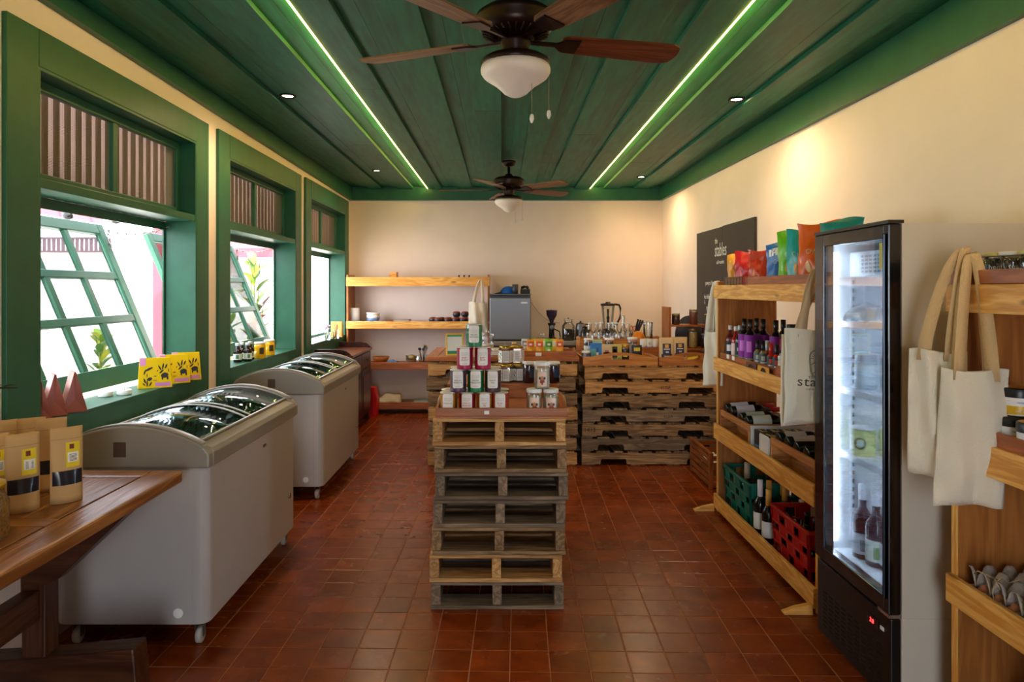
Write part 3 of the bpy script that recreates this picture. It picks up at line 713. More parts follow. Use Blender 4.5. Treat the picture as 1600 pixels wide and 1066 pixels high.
T4 = tray('butler tray with hand slot holding two kraft coffee pouches', (X(911, 5.66)+.624, 5.662, ZC2-.001), .55, .52, .068, slot=.04, mat=lambda ax: wood('#c07a3a', '#9a5a26', axis=ax, rough=.4, ring=.7, vary=.04), group='butler trays')
T5 = tray('shallow brown tray of juice pouches on the left counter', (X(812, 5.75), 5.72, .8935), .47, .26, .042, rope=False, group=None)
B('price_label', PAPER, T5, .13, .18, -.0015, -.0003, .002, .03)
T6 = tray('wooden tray behind the cans carrying empty glass bottles', (X(905, 6.4), 6.32, ZC2-.0005), .85, .33, .115, mat=lambda ax: wood('#d8944a', '#b06e2c', axis=ax, rough=.4, ring=.7, vary=.04), group=None)
# ------------------------------------------------------------------ chest freezers
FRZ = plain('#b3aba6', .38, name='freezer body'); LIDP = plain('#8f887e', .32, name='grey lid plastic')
LID2 = plain('#a49c92', .3, name='light grey lid plastic'); RUB = plain('#1b1a1a', .7)
FGL = glassy((.62, .72, .72), .95, .01, .16)
def rrect(w_, d_, r, n=5):
    pts = []
    for cx, cy, a0 in ((w_-r, r, -90), (w_-r, d_-r, 0), (r, d_-r, 90), (r, r, 180)):
        for k in range(n+1):
            a = R(a0+90*k/n); pts.append((cx+r*math.cos(a), cy+r*math.sin(a)))
    return pts
def freezer(label, x1, y0, L_, W_=.62, pal=0):
    o = thing('chest_freezer', label, 'freezer', (x1-W_, y0, 0), 0, 'curved glass top freezers')
    zb, zt = .095, .728
    po = rrect(W_, L_, .045); pi_ = [(min(max(a, .055), W_-.055), min(max(b_, .055), L_-.055)) for a, b_ in po]; n = len(po)
    mb = MB(); v = []
    for pts, z in ((po, zb), (po, zt), (pi_, zt), (pi_, .47)): v += [(a, b_, z) for a, b_ in pts]
    f = [tuple(range(n))[::-1]]+[(k*n+i, k*n+(i+1) % n, (k+1)*n+(i+1) % n, (k+1)*n+i) for k in range(3) for i in range(n)]+[tuple(range(3*n, 4*n))]
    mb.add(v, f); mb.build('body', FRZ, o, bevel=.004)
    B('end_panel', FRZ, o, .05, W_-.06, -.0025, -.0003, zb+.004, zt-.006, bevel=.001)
    MB().cyl((0, 0, 0), .020, .006, 20, M=Matrix.Translation((W_-.115, -.003, .145)) @ Matrix.Rotation(PI/2, 4, 'X')).build('drain_plug', WHITE, o, bevel=.002)
    # lid frame: two long rails and two arched end caps
    ov = .012
    def arch(t): return .795+.105*max(0, math.sin(PI*t))**.75
    for s_ in (0, 1):
        xs = [(-ov, .728), (-ov, .785), (.0, .803), (.062, .828), (.066, .822), (.066, .728)] if s_ == 0 else [(W_+ov, .728), (W_+ov, .785), (W_, .803), (W_-.062, .828), (W_-.066, .822), (W_-.066, .728)]
        MB().prism(xs, .036, L_-.036, 'y').build('side_rail', LIDP, o, bevel=.006)
    for s_ in (0, 1):
        pts = [(-ov, .728)]+[(-ov+(W_+2*ov)*t/28, arch(t/28)-(.01 if t in (0, 28) else 0)) for t in range(29)]+[(W_+ov, .728)]
        ya, yb = (-ov, .0355) if s_ == 0 else (L_-.0355, L_+ov)
        c = MB().prism(pts, ya, yb, 'y').build('end_cap', LIDP, o, bevel=.008)
        yy = (-.004, .030) if s_ == 0 else (L_-.030, L_+.004)
        MB().grid(lambda u, v_, yy=yy: (.02+u*(W_-.04), yy[0]+v_*(yy[1]-yy[0]), arch((u*(W_-.04)+.02+ov)/(W_+2*ov))+.004), 24, 1).build('cap_trim', LID2, o, solid=.006, off=0)
    def glass(ya, yb, dz):
        return MB().grid(lambda u, v_: (.045+u*(W_-.09), ya+v_*(yb-ya), arch((u*(W_-.09)+.045+ov)/(W_+2*ov))-.012+dz), 20, 1).build('glass_lid', FGL, o, solid=.003)
    glass(.037, L_/2+.03, -.006); glass(L_/2-.03, L_-.037, .0)
    for yy in (L_/2-.03, L_/2+.03):
        MB().tube([(.045+(W_-.09)*t/20, yy, arch(((W_-.09)*t/20+.045+ov)/(W_+2*ov))-.009) for t in range(21)], .0045, 6).build('lid_edge', plain('#d4d2cc', .3), o)
    for xx in (.047, W_-.047):
        zz = arch((xx+ov)/(W_+2*ov))-.006
        MB().box(xx-.006, xx+.006, .037, L_-.037, zz-.006, zz+.003).build('glass_rail', LID2, o, bevel=.002)
    # front badge and lock
    B('badge', plain('#3b3b40', .3), o, W_+.0005, W_+.002, L_*.55, L_*.55+.04, .662, .676)
    MB().cyl((0, 0, 0), .016, .008, 16, M=Matrix.Translation((W_+.001, L_-.12, .30)) @ Matrix.Rotation(PI/2, 4, 'Y')).build('lock', plain('#b8b4ae', .25, metal=.9), o)
    B('sticker', plain('#4e3c34', .5), o, W_*.40, W_*.40+.05, -ov-.0015, -ov-.0002, .775, .835)
    for xx in (.07, W_-.05):
        for yy in (.05, L_-.05):
            M = Matrix.Translation((xx, yy, .034)) @ Matrix.Rotation(PI/2, 4, 'Y')
            c = MB().lathe([(0, -.012), (.026, -.012), (.033, -.008), (.033, .008), (.026, .012), (0, .012)], 18, M=M, cap=False).build('caster', plain('#b4aca0', .5), o)
            k = MB().box(xx-.017, xx-.014, yy-.012, yy+.012, .03, .085).box(xx+.014, xx+.017, yy-.012, yy+.012, .03, .085).box(xx-.017, xx+.017, yy-.018, yy+.018, .085, .094)
            k.build('caster_fork', plain('#77736c', .35, metal=.8), o)
    # baskets
    bk = MB()
    for k in range(14): yy = .075+(L_-.15)*k/13; bk.tube([(.065, yy, .66), (.07, yy, .49), (W_-.07, yy, .49), (W_-.065, yy, .66)], .0025, 4)
    for z in (.49, .58, .66):
        bk.tube([(.066, .075, z), (.066, L_-.075, z)], .003, 4); bk.tube([(W_-.066, .075, z), (W_-.066, L_-.075, z)], .003, 4)
    bk.build('wire_basket', plain('#e8eaec', .3), o)
    return o
F1L, F2L = 1.18, 1.21
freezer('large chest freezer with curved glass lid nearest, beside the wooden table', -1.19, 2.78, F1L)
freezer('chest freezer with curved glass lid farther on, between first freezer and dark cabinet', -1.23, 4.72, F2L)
rf = random.Random(11)
PCOL = ['#1f5570', '#9a3020', '#b8982a', '#1f6a44', '#b86a1c', '#8f9296', '#14375c', '#8a3a5a']
def icepack(x, y, z, rz, col, lab, w_=.13, l_=.09):
    o = thing('frozen_packet', lab, 'packet', (x, y, z), rz, 'frozen packets in the freezers')
    MB().grid(lambda u, v_: ((u-.5)*w_, (v_-.5)*l_, .02*math.sin(PI*u)*math.sin(PI*v_)+.012), 6, 6).build('wrapper', plain(col, .35), o, solid=.01, off=-1)
    B('printed_band', plain('#a8a49a', .7), o, -w_*.25, w_*.25, -l_*.12, l_*.12, .0325, .0333)
    return o
cn = dict(zip(PCOL, ('teal', 'red', 'yellow', 'green', 'orange', 'grey', 'navy blue', 'pink')))
rows1 = ['nearest row', 'second row', 'third row', 'fourth row', 'fifth row', 'farthest row']
for fi, (x0, y0, L_, nm) in enumerate(((-1.81, 2.78, F1L, 'nearest freezer'), (-1.85, 4.72, F2L, 'farther freezer'))):
    for r_ in range(6):
        for c_ in range(3):
            col = PCOL[(r_*3+c_*2+fi*3) % 8]
            icepack(x0+.15+.16*c_, y0+.17+r_*.167, .498, rf.uniform(-.06, .06), col, '%s packet in the %s, %s, %s' % (cn[col], nm, rows1[r_], ['wall side', 'centre', 'aisle side'][c_]))

# ------------------------------------------------------------------ upright glass-door fridge
o = FR = thing('display_fridge', 'tall black-framed glass door drinks fridge with grey side', 'fridge')
fx, fX, fy, fY, fz0, fz = 1.345, 1.93, 2.32, 2.87, .02, 1.672
SIDEM = plain('#d4cab8', .38, name='fridge side'); LIN = plain('#f4f7fa', .45, name='fridge liner')
mb = MB(); t = .025
mb.box(fx, fX, fy, fy+t, .34, fz); mb.box(fx, fX, fY-t, fY, .34, fz)
mb.box(fX-t, fX, fy+t, fY-t, .34, fz); mb.box(fx, fX-t, fy+t, fY-t, fz-t, fz); mb.build('cabinet', SIDEM, o)
B('lower_cabinet', SIDEM, o, fx, fX, fy, fY, fz0, .3395, bevel=.003)
mb = MB(); l = .008
mb.box(fx, fX-t-l, fy+t+.0005, fy+t+l, .35, fz-t-.001).box(fx, fX-t-l, fY-t-l, fY-t-.0005, .35, fz-t-.001).box(fX-t-l, fX-t-.0005, fy+t+.0005, fY-t-.0005, .35, fz-t-.001)
mb.box(fx, fX-t-l, fy+t+l, fY-t-l, .35, .385).box(fx, fX-t-l, fy+t+l, fY-t-l, fz-t-.015, fz-t-.001); mb.build('liner', LIN, o)
for y0 in (fY-t-l-.006,):
    for x0 in (1.43, 1.78):
        mb = MB().box(x0, x0+.022, y0, y0+.0055, .42, 1.6); mb.build('shelf_rail', plain('#dfe6ec', .4), o)
        mb = MB()
        for k in range(34): mb.box(x0+.007, x0+.015, y0-.0006, y0-.0001, .45+k*.034, .45+k*.034+.017)
        mb.build('rail_slots', BLACK, o)
DK = plain('#0b0b0d', .22, coat=.3, name='black gloss'); dx0, dx1 = 1.300, 1.342
gy0, gy1, gz0, gz1 = 2.352, 2.79, .405, 1.622
B('door_stile', DK, o, dx0, dx1, fy, gy0, .352, fz-.002, bevel=.003); B('door_stile', DK, o, dx0, dx1, gy1, fY, .352, fz-.002, bevel=.003)
B('door_rail', DK, o, dx0, dx1, gy0, gy1, .352, gz0, bevel=.003); B('door_rail', DK, o, dx0, dx1, gy0, gy1, gz1, fz-.002, bevel=.003)
B('door_glass', glassy((.93, .97, 1), .7, .01, .03), o, dx0+.006, dx0+.010, gy0+.001, gy1-.001, gz0+.001, gz1-.001)
B('door_handle', plain('#20262c', .12, metal=.9), o, dx0-.012, dx0-.0005, fy+.010, fy+.020, .40, 1.64, bevel=.004)
B('top_trim', plain('#2a241e', .4), o, dx0-.001, dx1+.01, fy, fY, fz, fz+.012)
mb = MB().box(1.31, 1.3445, fy+.004, fY-.004, .04, .335); mb.build('kick_panel', plain('#101012', .35), o, bevel=.004)
mb = MB()
for r_ in range(9):
    for c_ in range(9): mb.box(1.3085, 1.3099, fy+.06+c_*.05, fy+.093+c_*.05, .08+r_*.017, .086+r_*.017)
mb.build('vent_slots', plain('#000000', .8), o)
B('control_panel', plain('#15161a', .2), o, 1.3075, 1.3099, 2.40, 2.47, .262, .296)
text('3.8', .022, emitter('#ff2a2a', 3), o, (1.3070, 2.44, .270), LEFTW, 'temperature_display')
B('power_switch', WHITE, o, 1.3065, 1.3095, 2.365, 2.385, .275, .287)
for yy in (fy+.012,): B('hinge_plate', plain('#c8c8c8', .25, metal=.9), o, 1.302, 1.343, yy-.01, yy+.06, .3395, .3505)
B('energy_label', plain('#d9d46a', .5), o, dx0+.0045, dx0+.0057, gy0+.004, gy0+.034, 1.52, 1.61)
for x0 in (1.37, 1.89):
    for y0 in (2.35, 2.84): MB().cyl((x0, y0, 0), .018, .0195, 12).build('foot', BLACK, o)
TUBE = emitter('#dcecff', 26)
B('light_tube', TUBE, o, fx+.004, fx+.016, fY-t-l-.014, fY-t-l-.002, .42, 1.6)
B('light_tube', TUBE, o, fx+.004, fx+.016, fy+t+l+.002, fy+t+l+.014, .42, 1.6)
mb = MB().box(1.42, fX-t-l-.02, fy+t+l+.03, fY-t-l-.01, 1.50, 1.60); mb.build('evaporator_box', plain('#e8eef4', .4), o, bevel=.01)
mb = MB()
for r_ in range(5):
    for c_ in range(8): mb.box(1.4185, 1.4199, 2.5+c_*.03, 2.515+c_*.03, 1.515+r_*.015, 1.523+r_*.015)
mb.build('fan_grille', plain('#5a6670', .5), o)
for z in (.795, 1.055, 1.325):
    mb = MB()
    for k in range(15): mb.tube([(1.39+k*.035, fy+t+l+.012, z-.004), (1.39+k*.035, fY-t-l-.012, z-.004)], .003, 4)
    for yy in (fy+t+l+.012, fY-t-l-.012): mb.tube([(1.385, yy, z-.007), (1.885, yy, z-.007)], .004, 5)
    mb.build('wire_shelf', plain('#f2f6fa', .3), o)
    B('shelf_front', plain('#f6f9fc', .3), o, 1.378, 1.388, fy+t+l+.008, fY-t-l-.008, z-.026, z-.001)

# ------------------------------------------------------------------ dark cabinet on the left
DKW = wood('#4a2014', '#2a0f0a', axis='z', rough=.3, ring=.6, vary=.05); DKX = wood('#6e3420', '#451a10', axis='y', rough=.28, ring=.6, vary=.05)
o = thing('wooden_cabinet', 'dark reddish wooden cabinet with drawers under the third window', 'cabinet')
cx0, cx1, cy0, cy1, cz = -1.835, -1.475, 6.73, 7.75, .80
B('carcass', DKW, o, cx0, cx1-.02, cy0+.01, cy1-.01, .08, cz-.03, bevel=.003)
B('cabinet_top', DKX, o, cx0, cx1+.012, cy0, cy1, cz-.029, cz, bevel=.006)
MB().prism([(cx0, cz+.001), (cx0, cz+.06), (cx1-.12, cz+.06), (cx1-.05, cz+.045), (cx1-.02, cz+.02), (cx1, cz+.001)], cy0+.003, cy0+.02, 'y').build('gallery_side', DKW, o, bevel=.003)
MB().prism([(cx0, cz+.001), (cx0, cz+.06), (cx1-.12, cz+.06), (cx1-.05, cz+.045), (cx1-.02, cz+.02), (cx1, cz+.001)], cy1-.02, cy1-.003, 'y').build('gallery_side', DKW, o, bevel=.003)
for k in range(2):
    y0 = cy0+.02+k*.495; d = B('drawer', DKW, o, cx1-.0195, cx1-.002, y0, y0+.485, .60, cz-.04, bevel=.004)
    MB().lathe([(.006, 0), (.006, .01), (.014, .016), (.012, .022), (0, .024)], 12, M=Matrix.Translation((cx1-.002, y0+.24, .685)) @ Matrix.Rotation(PI/2, 4, 'Y')).build('knob', plain('#6f5a3a', .3, metal=.8), d)
    d = B('door', DKW, o, cx1-.0195, cx1-.002, y0, y0+.485, .10, .59, bevel=.004)
    B('door_panel', DKX, d, cx1-.0015, cx1+.003, y0+.07, y0+.415, .17, .52, bevel=.003)
for y0 in (cy0+.02, cy1-.07):
    for x0 in (cx0+.02, cx1-.07): B('foot', DKW, o, x0, x0+.05, y0, y0+.05, 0, .079)

# ------------------------------------------------------------------ wooden table, front left
TW_ = lambda ax: wood('#a9713c', '#7c4a20', axis=ax, rough=.32, ring=.7, vary=.10, spec=.5)
TD = lambda ax: wood('#553018', '#38190b', axis=ax, rough=.4, ring=.7, vary=.08)
o = thing('wooden_table', 'solid brown plank table with sled legs at the left edge', 'table')
tx0, tx1, ty0, ty1, tz = -1.835, -1.235, .75, 2.67, .75
B('edge_board', TW_('y'), o, tx1-.115, tx1, ty0, ty1-.005, tz-.045, tz, bevel=.008)
B('end_board', TW_('x'), o, tx0, tx1-.1165, ty1-.09, ty1, tz-.045, tz-.0005, bevel=.006)
B('cross_board', TW_('x'), o, tx0, tx1-.1165, 2.035, 2.105, tz-.045, tz-.0002, bevel=.003)
xs = [tx0, -1.70, -1.56, tx1-.1165+.0]
for k in range(3):
    for y0, y1 in ((ty0, 2.033), (2.107, ty1-.092)):
        B('plank', TW_('y'), o, xs[k]+.003, xs[k+1]-.004, y0, y1, tz-.04, tz-.001, bevel=.002)
for yc in (2.35,):
    # trestle: brace rising to the aisle edge, post, foot beam
    MB().prism([(-1.62, .705), (-1.25, .705), (-1.50, .47), (-1.62, .40)], yc-.035, yc+.035, 'y').build('brace', TD('x'), o, bevel=.004)
    B('post', TD('z'), o, -1.615, -1.535, yc-.036, yc+.036, .20, .46, bevel=.004)
    MB().prism([(-1.80, 0.02), (-1.80, .20), (-1.53, .215), (-1.235, .245), (-1.215, .03), (-1.24, .02)], yc-.045, yc+.045, 'y').build('foot_beam', TD('x'), o, bevel=.006)
    MB().prism([(-1.30, .0), (-1.30, .0195), (-1.10, .0195), (-1.13, .0)], yc-.07, yc+.08, 'y').build('foot_pad', TW_('x'), o, bevel=.002)
    MB().prism([(-1.80, .0), (-1.80, .0195), (-1.66, .0195), (-1.66, .0)], yc-.07, yc+.08, 'y').build('foot_pad', TW_('x'), o, bevel=.002)
B('stretcher', TD('y'), o, -1.61, -1.55, .9, 2.31, .34, .44, bevel=.004)
B('post', TD('z'), o, -1.615, -1.535, .85, .92, .0, .704, bevel=.004)
B('post', TD('z'), o, -1.80, -1.74, .85, .92, .0, .704, bevel=.004)

# ------------------------------------------------------------------ chalkboard on the right wall
o = thing('chalkboard', 'tall black chalkboard with white lettering on the right wall', 'chalkboard')
cbm = plain('#2b2624', .55, bump=.1, bscale=5, var=.1, name='chalkboard')
B('board', cbm, o, XR-.022, XR-.002, 5.276, 6.04, .83, 2.005, bevel=.002); B('board', cbm, o, XR-.022, XR-.002, 6.043, 6.84, .83, 2.0, bevel=.002)
CH = plain('#f4f2ee', .8)
def wl(s, size, y, z, sx=1, nm='chalk_lettering', **k): return text(s, size, CH, o, (XR-.0235, y, z), LEFTW, nm, sx=sx, **k)
wl('the', .075, 6.16+.05, 1.86, .8); wl('stables', .17, 6.09, 1.745, .72); wl('café+market', .05, 6.10, 1.675, .85)
for s, y, z in (('purveyors of the', 6.42, 1.49), ('finest', 6.22, 1.40), ('local coffee', 6.50, 1.36), ('&', 6.56, 1.31), ('your', 6.48, 1.26), ('daily', 6.47, 1.16), ('bread', 6.50, 1.07), ('cheese & jam', 6.50, .98), ('smile', 6.54, .91)):
    wl(s, .058, y, z, .62, align='CENTER')

# ------------------------------------------------------------------ appliance table and what stands on it
o = thing('back_table', 'grey topped table with appliances against the back wall', 'table')
B('table_top', plain('#8d857a', .45, bump=.1, var=.05), o, -.14, 1.70, 7.75, 8.37, .815, .855, bevel=.004)
B('apron', plain('#5a5048', .6), o, -.10, 1.66, 7.79, 8.34, .74, .8145)
for x0 in (-.1, 1.6):
    for y0 in (7.8, 8.27): B('leg', plain('#4b4038', .6), o, x0, x0+.06, y0, y0+.06, 0, .7395)
SS = plain('#8e9096', .35, metal=.85, name='steel'); SS2 = plain('#5c5e64', .4, metal=.6)
o = thing('mini_fridge', 'small silver grey fridge on the back table beside the shelf', 'fridge', (-.148, 7.9, .8555))
B('cabinet', plain('#55575c', .5), o, .0, .474, .05, .44, .012, .525, bevel=.006)
B('door', plain('#8b8d92', .38, metal=.7), o, .0, .476, .0, .047, .0125, .50, bevel=.012)
B('top_cap', plain('#6b6d72', .45), o, -.002, .478, .0, .44, .5265, .54, bevel=.004); B('foot_strip', BLACK, o, .01, .46, .03, .4, 0, .0115)
B('badge', plain('#e8e8e8', .3), o, .36, .435, -.0025, -.0005, .43, .447)
def lathe_thing(name, label, cat, loc, parts, group=None, n=20, rz=0):
    o = thing(name, label, cat, loc, rz, group)
    for nm, prof, mat in parts: MB().lathe(prof, n, cap=False).build(nm, mat, o)
    return o
zt_ = .8555
o = lathe_thing('coffee_grinder', 'dark coffee grinder with a purple tinted hopper on the back table', 'grinder', (X(862, 8.05), 8.05, zt_), [
    ('base', [(0, 0), (.06, 0), (.062, .02), (.035, .035), (.03, .12), (.033, .17), (.045, .18), (.045, .20), (0, .20)], plain('#121216', .25, metal=.5)),
    ('hopper', [(.02, .20), (.03, .235), (.06, .29), (.065, .345), (.065, .35), (0, .352)], plain('#3a2c46', .15)),
    ('hopper_knob', [(0, .352), (.012, .353), (.012, .37), (0, .372)], plain('#cfcfcf', .3))])
MB().lathe([(0, 0), (.028, 0), (.03, .008), (.018, .012), (0, .012)], 18, M=Matrix.Translation((0, -.034, .15)) @ Matrix.Rotation(PI/2, 4, 'X')).build('dial', SS, o)
MB().tube([(.03, 0, .13), (.09, 0, .10), (.10, 0, .04), (.095, 0, .01)], .008, 6).build('handle', BLACK, o)
GL2 = glassy((.96, .98, .97), .8, .02, .07)
o = lathe_thing('storage_jar', 'large glass storage jar half filled with coffee beans, beside the grinder', 'jar', (X(888, 8.0), 8.0, zt_), [
    ('glass', [(0, 0), (.07, 0), (.074, .02), (.074, .17), (.05, .205), (.045, .21), (.05, .23), (.05, .235)], GL2),
    ('coffee_beans', [(0, .004), (.068, .004), (.069, .13), (0, .135)], plain('#3a2a20', .7, bump=.6, bscale=120)),
    ('lid', [(0, .236), (.052, .236), (.052, .248), (.012, .25), (.012, .262), (0, .264)], GL2)])
o = lathe_thing('electric_kettle', 'steel electric kettle with black handle on the back table', 'kettle', (X(907, 8.1), 8.1, zt_), [
    ('base', [(0, 0), (.075, 0), (.078, .015), (0, .016)], BLACK),
    ('body', [(0, .017), (.07, .018), (.068, .06), (.055, .17), (.05, .19)], SS),
    ('lid', [(.05, .191), (.03, .2), (.01, .204), (.012, .22), (0, .222)], BLACK)])
MB().tube([(.05, -.02, .185), (.10, -.04, .18), (.105, -.04, .12), (.075, -.02, .05)], .009, 6).build('handle', BLACK, o)
o = lathe_thing('coffee_pot', 'black coffee maker pot in front of the kettle', 'coffee pot', (X(914, 7.86), 7.86, zt_), [
    ('base', [(0, 0), (.045, 0), (.05, .02), (.05, .10), (.03, .14), (.028, .16), (.034, .165), (0, .17)], plain('#141416', .25)),
    ('knob', [(0, .17), (.01, .171), (.012, .185), (0, .19)], plain('#c79a4a', .3, metal=.8))])
o = lathe_thing('blender', 'tall blender with clear jug and curved black handle', 'blender', (X(950, 8.05), 8.05, zt_), [
    ('motor_base', [(0, 0), (.085, 0), (.09, .03), (.075, .11), (.06, .135), (0, .136)], plain('#17171a', .3)),
    ('jug', [(.05, .137), (.055, .16), (.078, .39), (.08, .40)], GL2),
    ('blade_shaft', [(0, .137), (.014, .138), (.012, .24), (.02, .26), (.008, .29), (.012, .36), (0, .365)], BLACK),
    ('lid', [(0, .401), (.086, .401), (.088, .425), (.03, .43), (.03, .445), (0, .446)], BLACK)])
MB().tube([(.075, 0, .42), (.13, 0, .41), (.145, 0, .37), (.14, 0, .26), (.11, 0, .20), (.07, 0, .15)], .012, 8).build('handle', BLACK, o)
# things on the mini fridge
o = thing('grey_mug', 'dark grey cylinder mug on top of the mini fridge', 'mug', (X(805, 8.05), 8.05, .8555+.5405))
MB().lathe([(0, 0), (.034, 0), (.035, .11), (.031, .11), (.03, .01), (0, .01)], 20, cap=False).build('cup', plain('#3c4048', .4), o)
o = thing('sun_visor', 'blue folded peaked hat lying on top of the mini fridge', 'hat', (X(795, 8.15), 8.15, .8555+.5405))
MB().lathe([(.1, 0), (.098, .03), (.075, .065), (.04, .085), (0, .09)], 18, cap=True).build('crown', plain('#1560b8', .8), o)
MB().prism([(-.1, 0), (-.16, .0), (-.165, .006), (-.1, .02)], -.06, .06, 'y').build('brim', plain('#20242c', .7), o)
o = thing('black_box', 'low black box on top of the mini fridge at its right', 'box', (X(820, 8.1), 8.1, .8555+.5405))
B('box', plain('#2a2a28', .6), o, -.05, .06, -.05, .05, 0, .05, bevel=.004); B('lid', plain('#34342f', .6), o, -.051, .061, -.051, .051, .0505, .056)
o = thing('cable_pile', 'tangled black cable heaped on the black box over the mini fridge', 'cable', (X(820, 8.1), 8.1, .8555+.5405))
MB().tube([(math.cos(t*.9)*.045, math.sin(t*.9)*.035, .062+.02*math.sin(t*1.7)+.012) for t in range(24)], .006, 6).build('cable', BLACK, o)
o = thing('power_cord', 'thin cord hanging on the back wall from the mini fridge to the grinder', 'cord')
MB().tube([P(828+(875-828)*t/10, 470+(505-470)*t/10+10*math.sin(PI*t/10), 8.385) for t in range(11)], .003, 5).build('cord', plain('#8a7a64', .6), o)
# ------------------------------------------------------------------ small goods: makers
def bottle_profile(r, h, neck=.28, nr=.36, sh=.14):
    zn = h*(1-neck)
    return [(0, .003), (r*.8, 0), (r, r*.12), (r, zn-h*sh), (r*.93, zn-h*sh*.55), (r*.62, zn-h*.02), (r*nr, zn+h*.04), (r*nr, h)]
def bottle(label, loc, r, h, glass, cap, capcol, labcol=None, cat='bottle', group=None, neck=.28, nr=.36, caph=.12, lz=(.12, .5), rot=None, name='bottle', liquid=None, deco=None, foil=None):
    o = thing(name, label, cat, loc, 0, group, rot)
    pr = bottle_profile(r, h, neck, nr)
    MB().lathe(pr, 16, cap=False).build('glass', glass, o)
    if liquid: MB().lathe([(0, .005), (r*.9, .005), (r*.93, r*.2), (r*.93, h*(1-neck-.14)), (r*.55, h*(1-neck-.02)), (0, h*(1-neck-.02))], 16, cap=False).build('liquid', liquid, o)
    c0 = h*(1-caph)
    MB().lathe([(r*nr+.001, c0), (r*nr+.0022, c0+.002), (r*nr+.0022, h+.003), (0, h+.004)], 14, cap=False).build(cap, plain(capcol, .3, metal=0), o)
    if labcol:
        MB().lathe([(r+.0008, h*lz[0]), (r+.0008, h*lz[1])], 20, cap=False).build('label', plain(labcol, .6), o)
        if deco:
            n = 6; a0, a1 = -2.6, -.9
            def dk(za, zb, col, nm='label_print', a0=a0, a1=a1):
                MB().grid(lambda u, v_: ((r+.0015)*math.cos(a0+(a1-a0)*u), (r+.0015)*math.sin(a0+(a1-a0)*u), h*(za+(zb-za)*v_)), n, 1).build(nm, plain(col, .5), o)
            for d_ in deco: dk(*d_)
    return o
def jar(label, loc, r, h, body, lid, labcol=None, cat='jar', group=None, glass=True, lz=(.15, .7), lidh=.16, lidr=1.02, name='jar', sq=0, taper=1, deco=None, rz=0, fill=.9, n=18):
    o = thing(name, label, cat, loc, rz, group)
    hb = h*(1-lidh)
    if glass: MB().lathe([(0, .001), (r*.9*taper, 0), (r*taper, r*.12), (r, hb*.9), (r*.93, hb)], n, cap=False).build('glass', CLEAR, o)
    ri = r-.0025 if glass else r
    MB().lathe([(0, .0015 if glass else 0), (ri*.9*taper, .0015 if glass else 0), (ri*taper, r*.12), (ri, hb*fill*.92), (ri*.94, hb*fill if glass else hb), (0, hb*fill if glass else hb)], n, cap=False).build('contents' if glass else 'body', body, o)
    MB().lathe([(r*lidr*.98, hb), (r*lidr, hb+.001), (r*lidr, h-.003), (r*lidr*.96, h), (0, h)], n+4, cap=False).build('lid', lid, o)
    if labcol: 
        MB().lathe([(r*taper**.5+.0008, hb*lz[0]), (r+.0008, hb*lz[1])], 22, cap=False).build('label', plain(labcol, .6), o)
    for d_ in (deco or []):
        za, zb, col, a0, a1 = d_
        MB().grid(lambda u, v_: ((r+.0016)*math.cos(a0+(a1-a0)*u), (r+.0016)*math.sin(a0+(a1-a0)*u), hb*(za+(zb-za)*v_)), 7, 1).build('label_print', plain(col, .5), o)
    return o
def curved_text(s, size, mat, par, r, z, ang=-PI/2, nm='lettering', **k):
    t = text(s, size, mat, par, (0, 0, 0), (0, 0, 0), nm, **k)
    for v in t.data.vertices:
        a = ang+v.co.x/r; rr = r+.0004+v.co.z; yy = v.co.y
        v.co = Vector((rr*math.cos(a), rr*math.sin(a), z+yy))
    return t
def pouch(label, loc, w_, h, d_, body, rz=0, cat='pouch', group=None, seal=.09, labels=(), name='pouch', lean=0, ph=0, wr=.003):
    """standing pouch; labels: (u0,u1,v0,v1,material,name)"""
    o = thing(name, label, cat, loc, 0, group, (lean, 0, rz))
    def pt(u, v_, s_, off=0):
        x = (u-.5)*w_*(1-.05*v_*0); prof = (1-v_)**.75 if v_ < 1-seal else 0
        edge = (1-abs(2*u-1)**2.6)
        y = s_*(d_/2*prof*edge+.0015+off)+wr*math.sin(5*u+9*v_+ph)*v_*(1-.0)
        z = h*v_-(.012*(1-edge)*(1-v_)*0)
        if v_ == 0: z = 0
        return (x, y, z)
    nu, nv = 10, 12; v = []; f = []
    for s_ in (-1, 1):
        for j in range(nv+1):
            for i in range(nu+1): v.append(pt(i/nu, j/nv, s_))
    m_ = (nu+1)*(nv+1)
    for k in (0, 1):
        for j in range(nv):
            for i in range(nu):
                a = k*m_+j*(nu+1)+i; f.append((a, a+1, a+nu+2, a+nu+1))
    ring = [j*(nu+1) for j in range(nv+1)]
    for j in range(nv):
        f.append((j*(nu+1), (j+1)*(nu+1), m_+(j+1)*(nu+1), m_+j*(nu+1))); f.append((j*(nu+1)+nu, m_+j*(nu+1)+nu, m_+(j+1)*(nu+1)+nu, (j+1)*(nu+1)+nu))
    for i in range(nu):
        f.append((i, m_+i, m_+i+1, i+1)); a = nv*(nu+1)+i; f.append((a, a+1, m_+a+1, m_+a))
    MB().add(v, f, True).build('bag', body, o)
    for lb in labels:
        u0, u1, v0, v1, mat, nm = lb[:6]; off = .0008+(lb[6] if len(lb) > 6 else 0)
        MB().grid(lambda a, b_: pt(u0+(u1-u0)*a, v0+(v1-v0)*b_, -1, off), 6, 8).build(nm, mat, o)
    return o
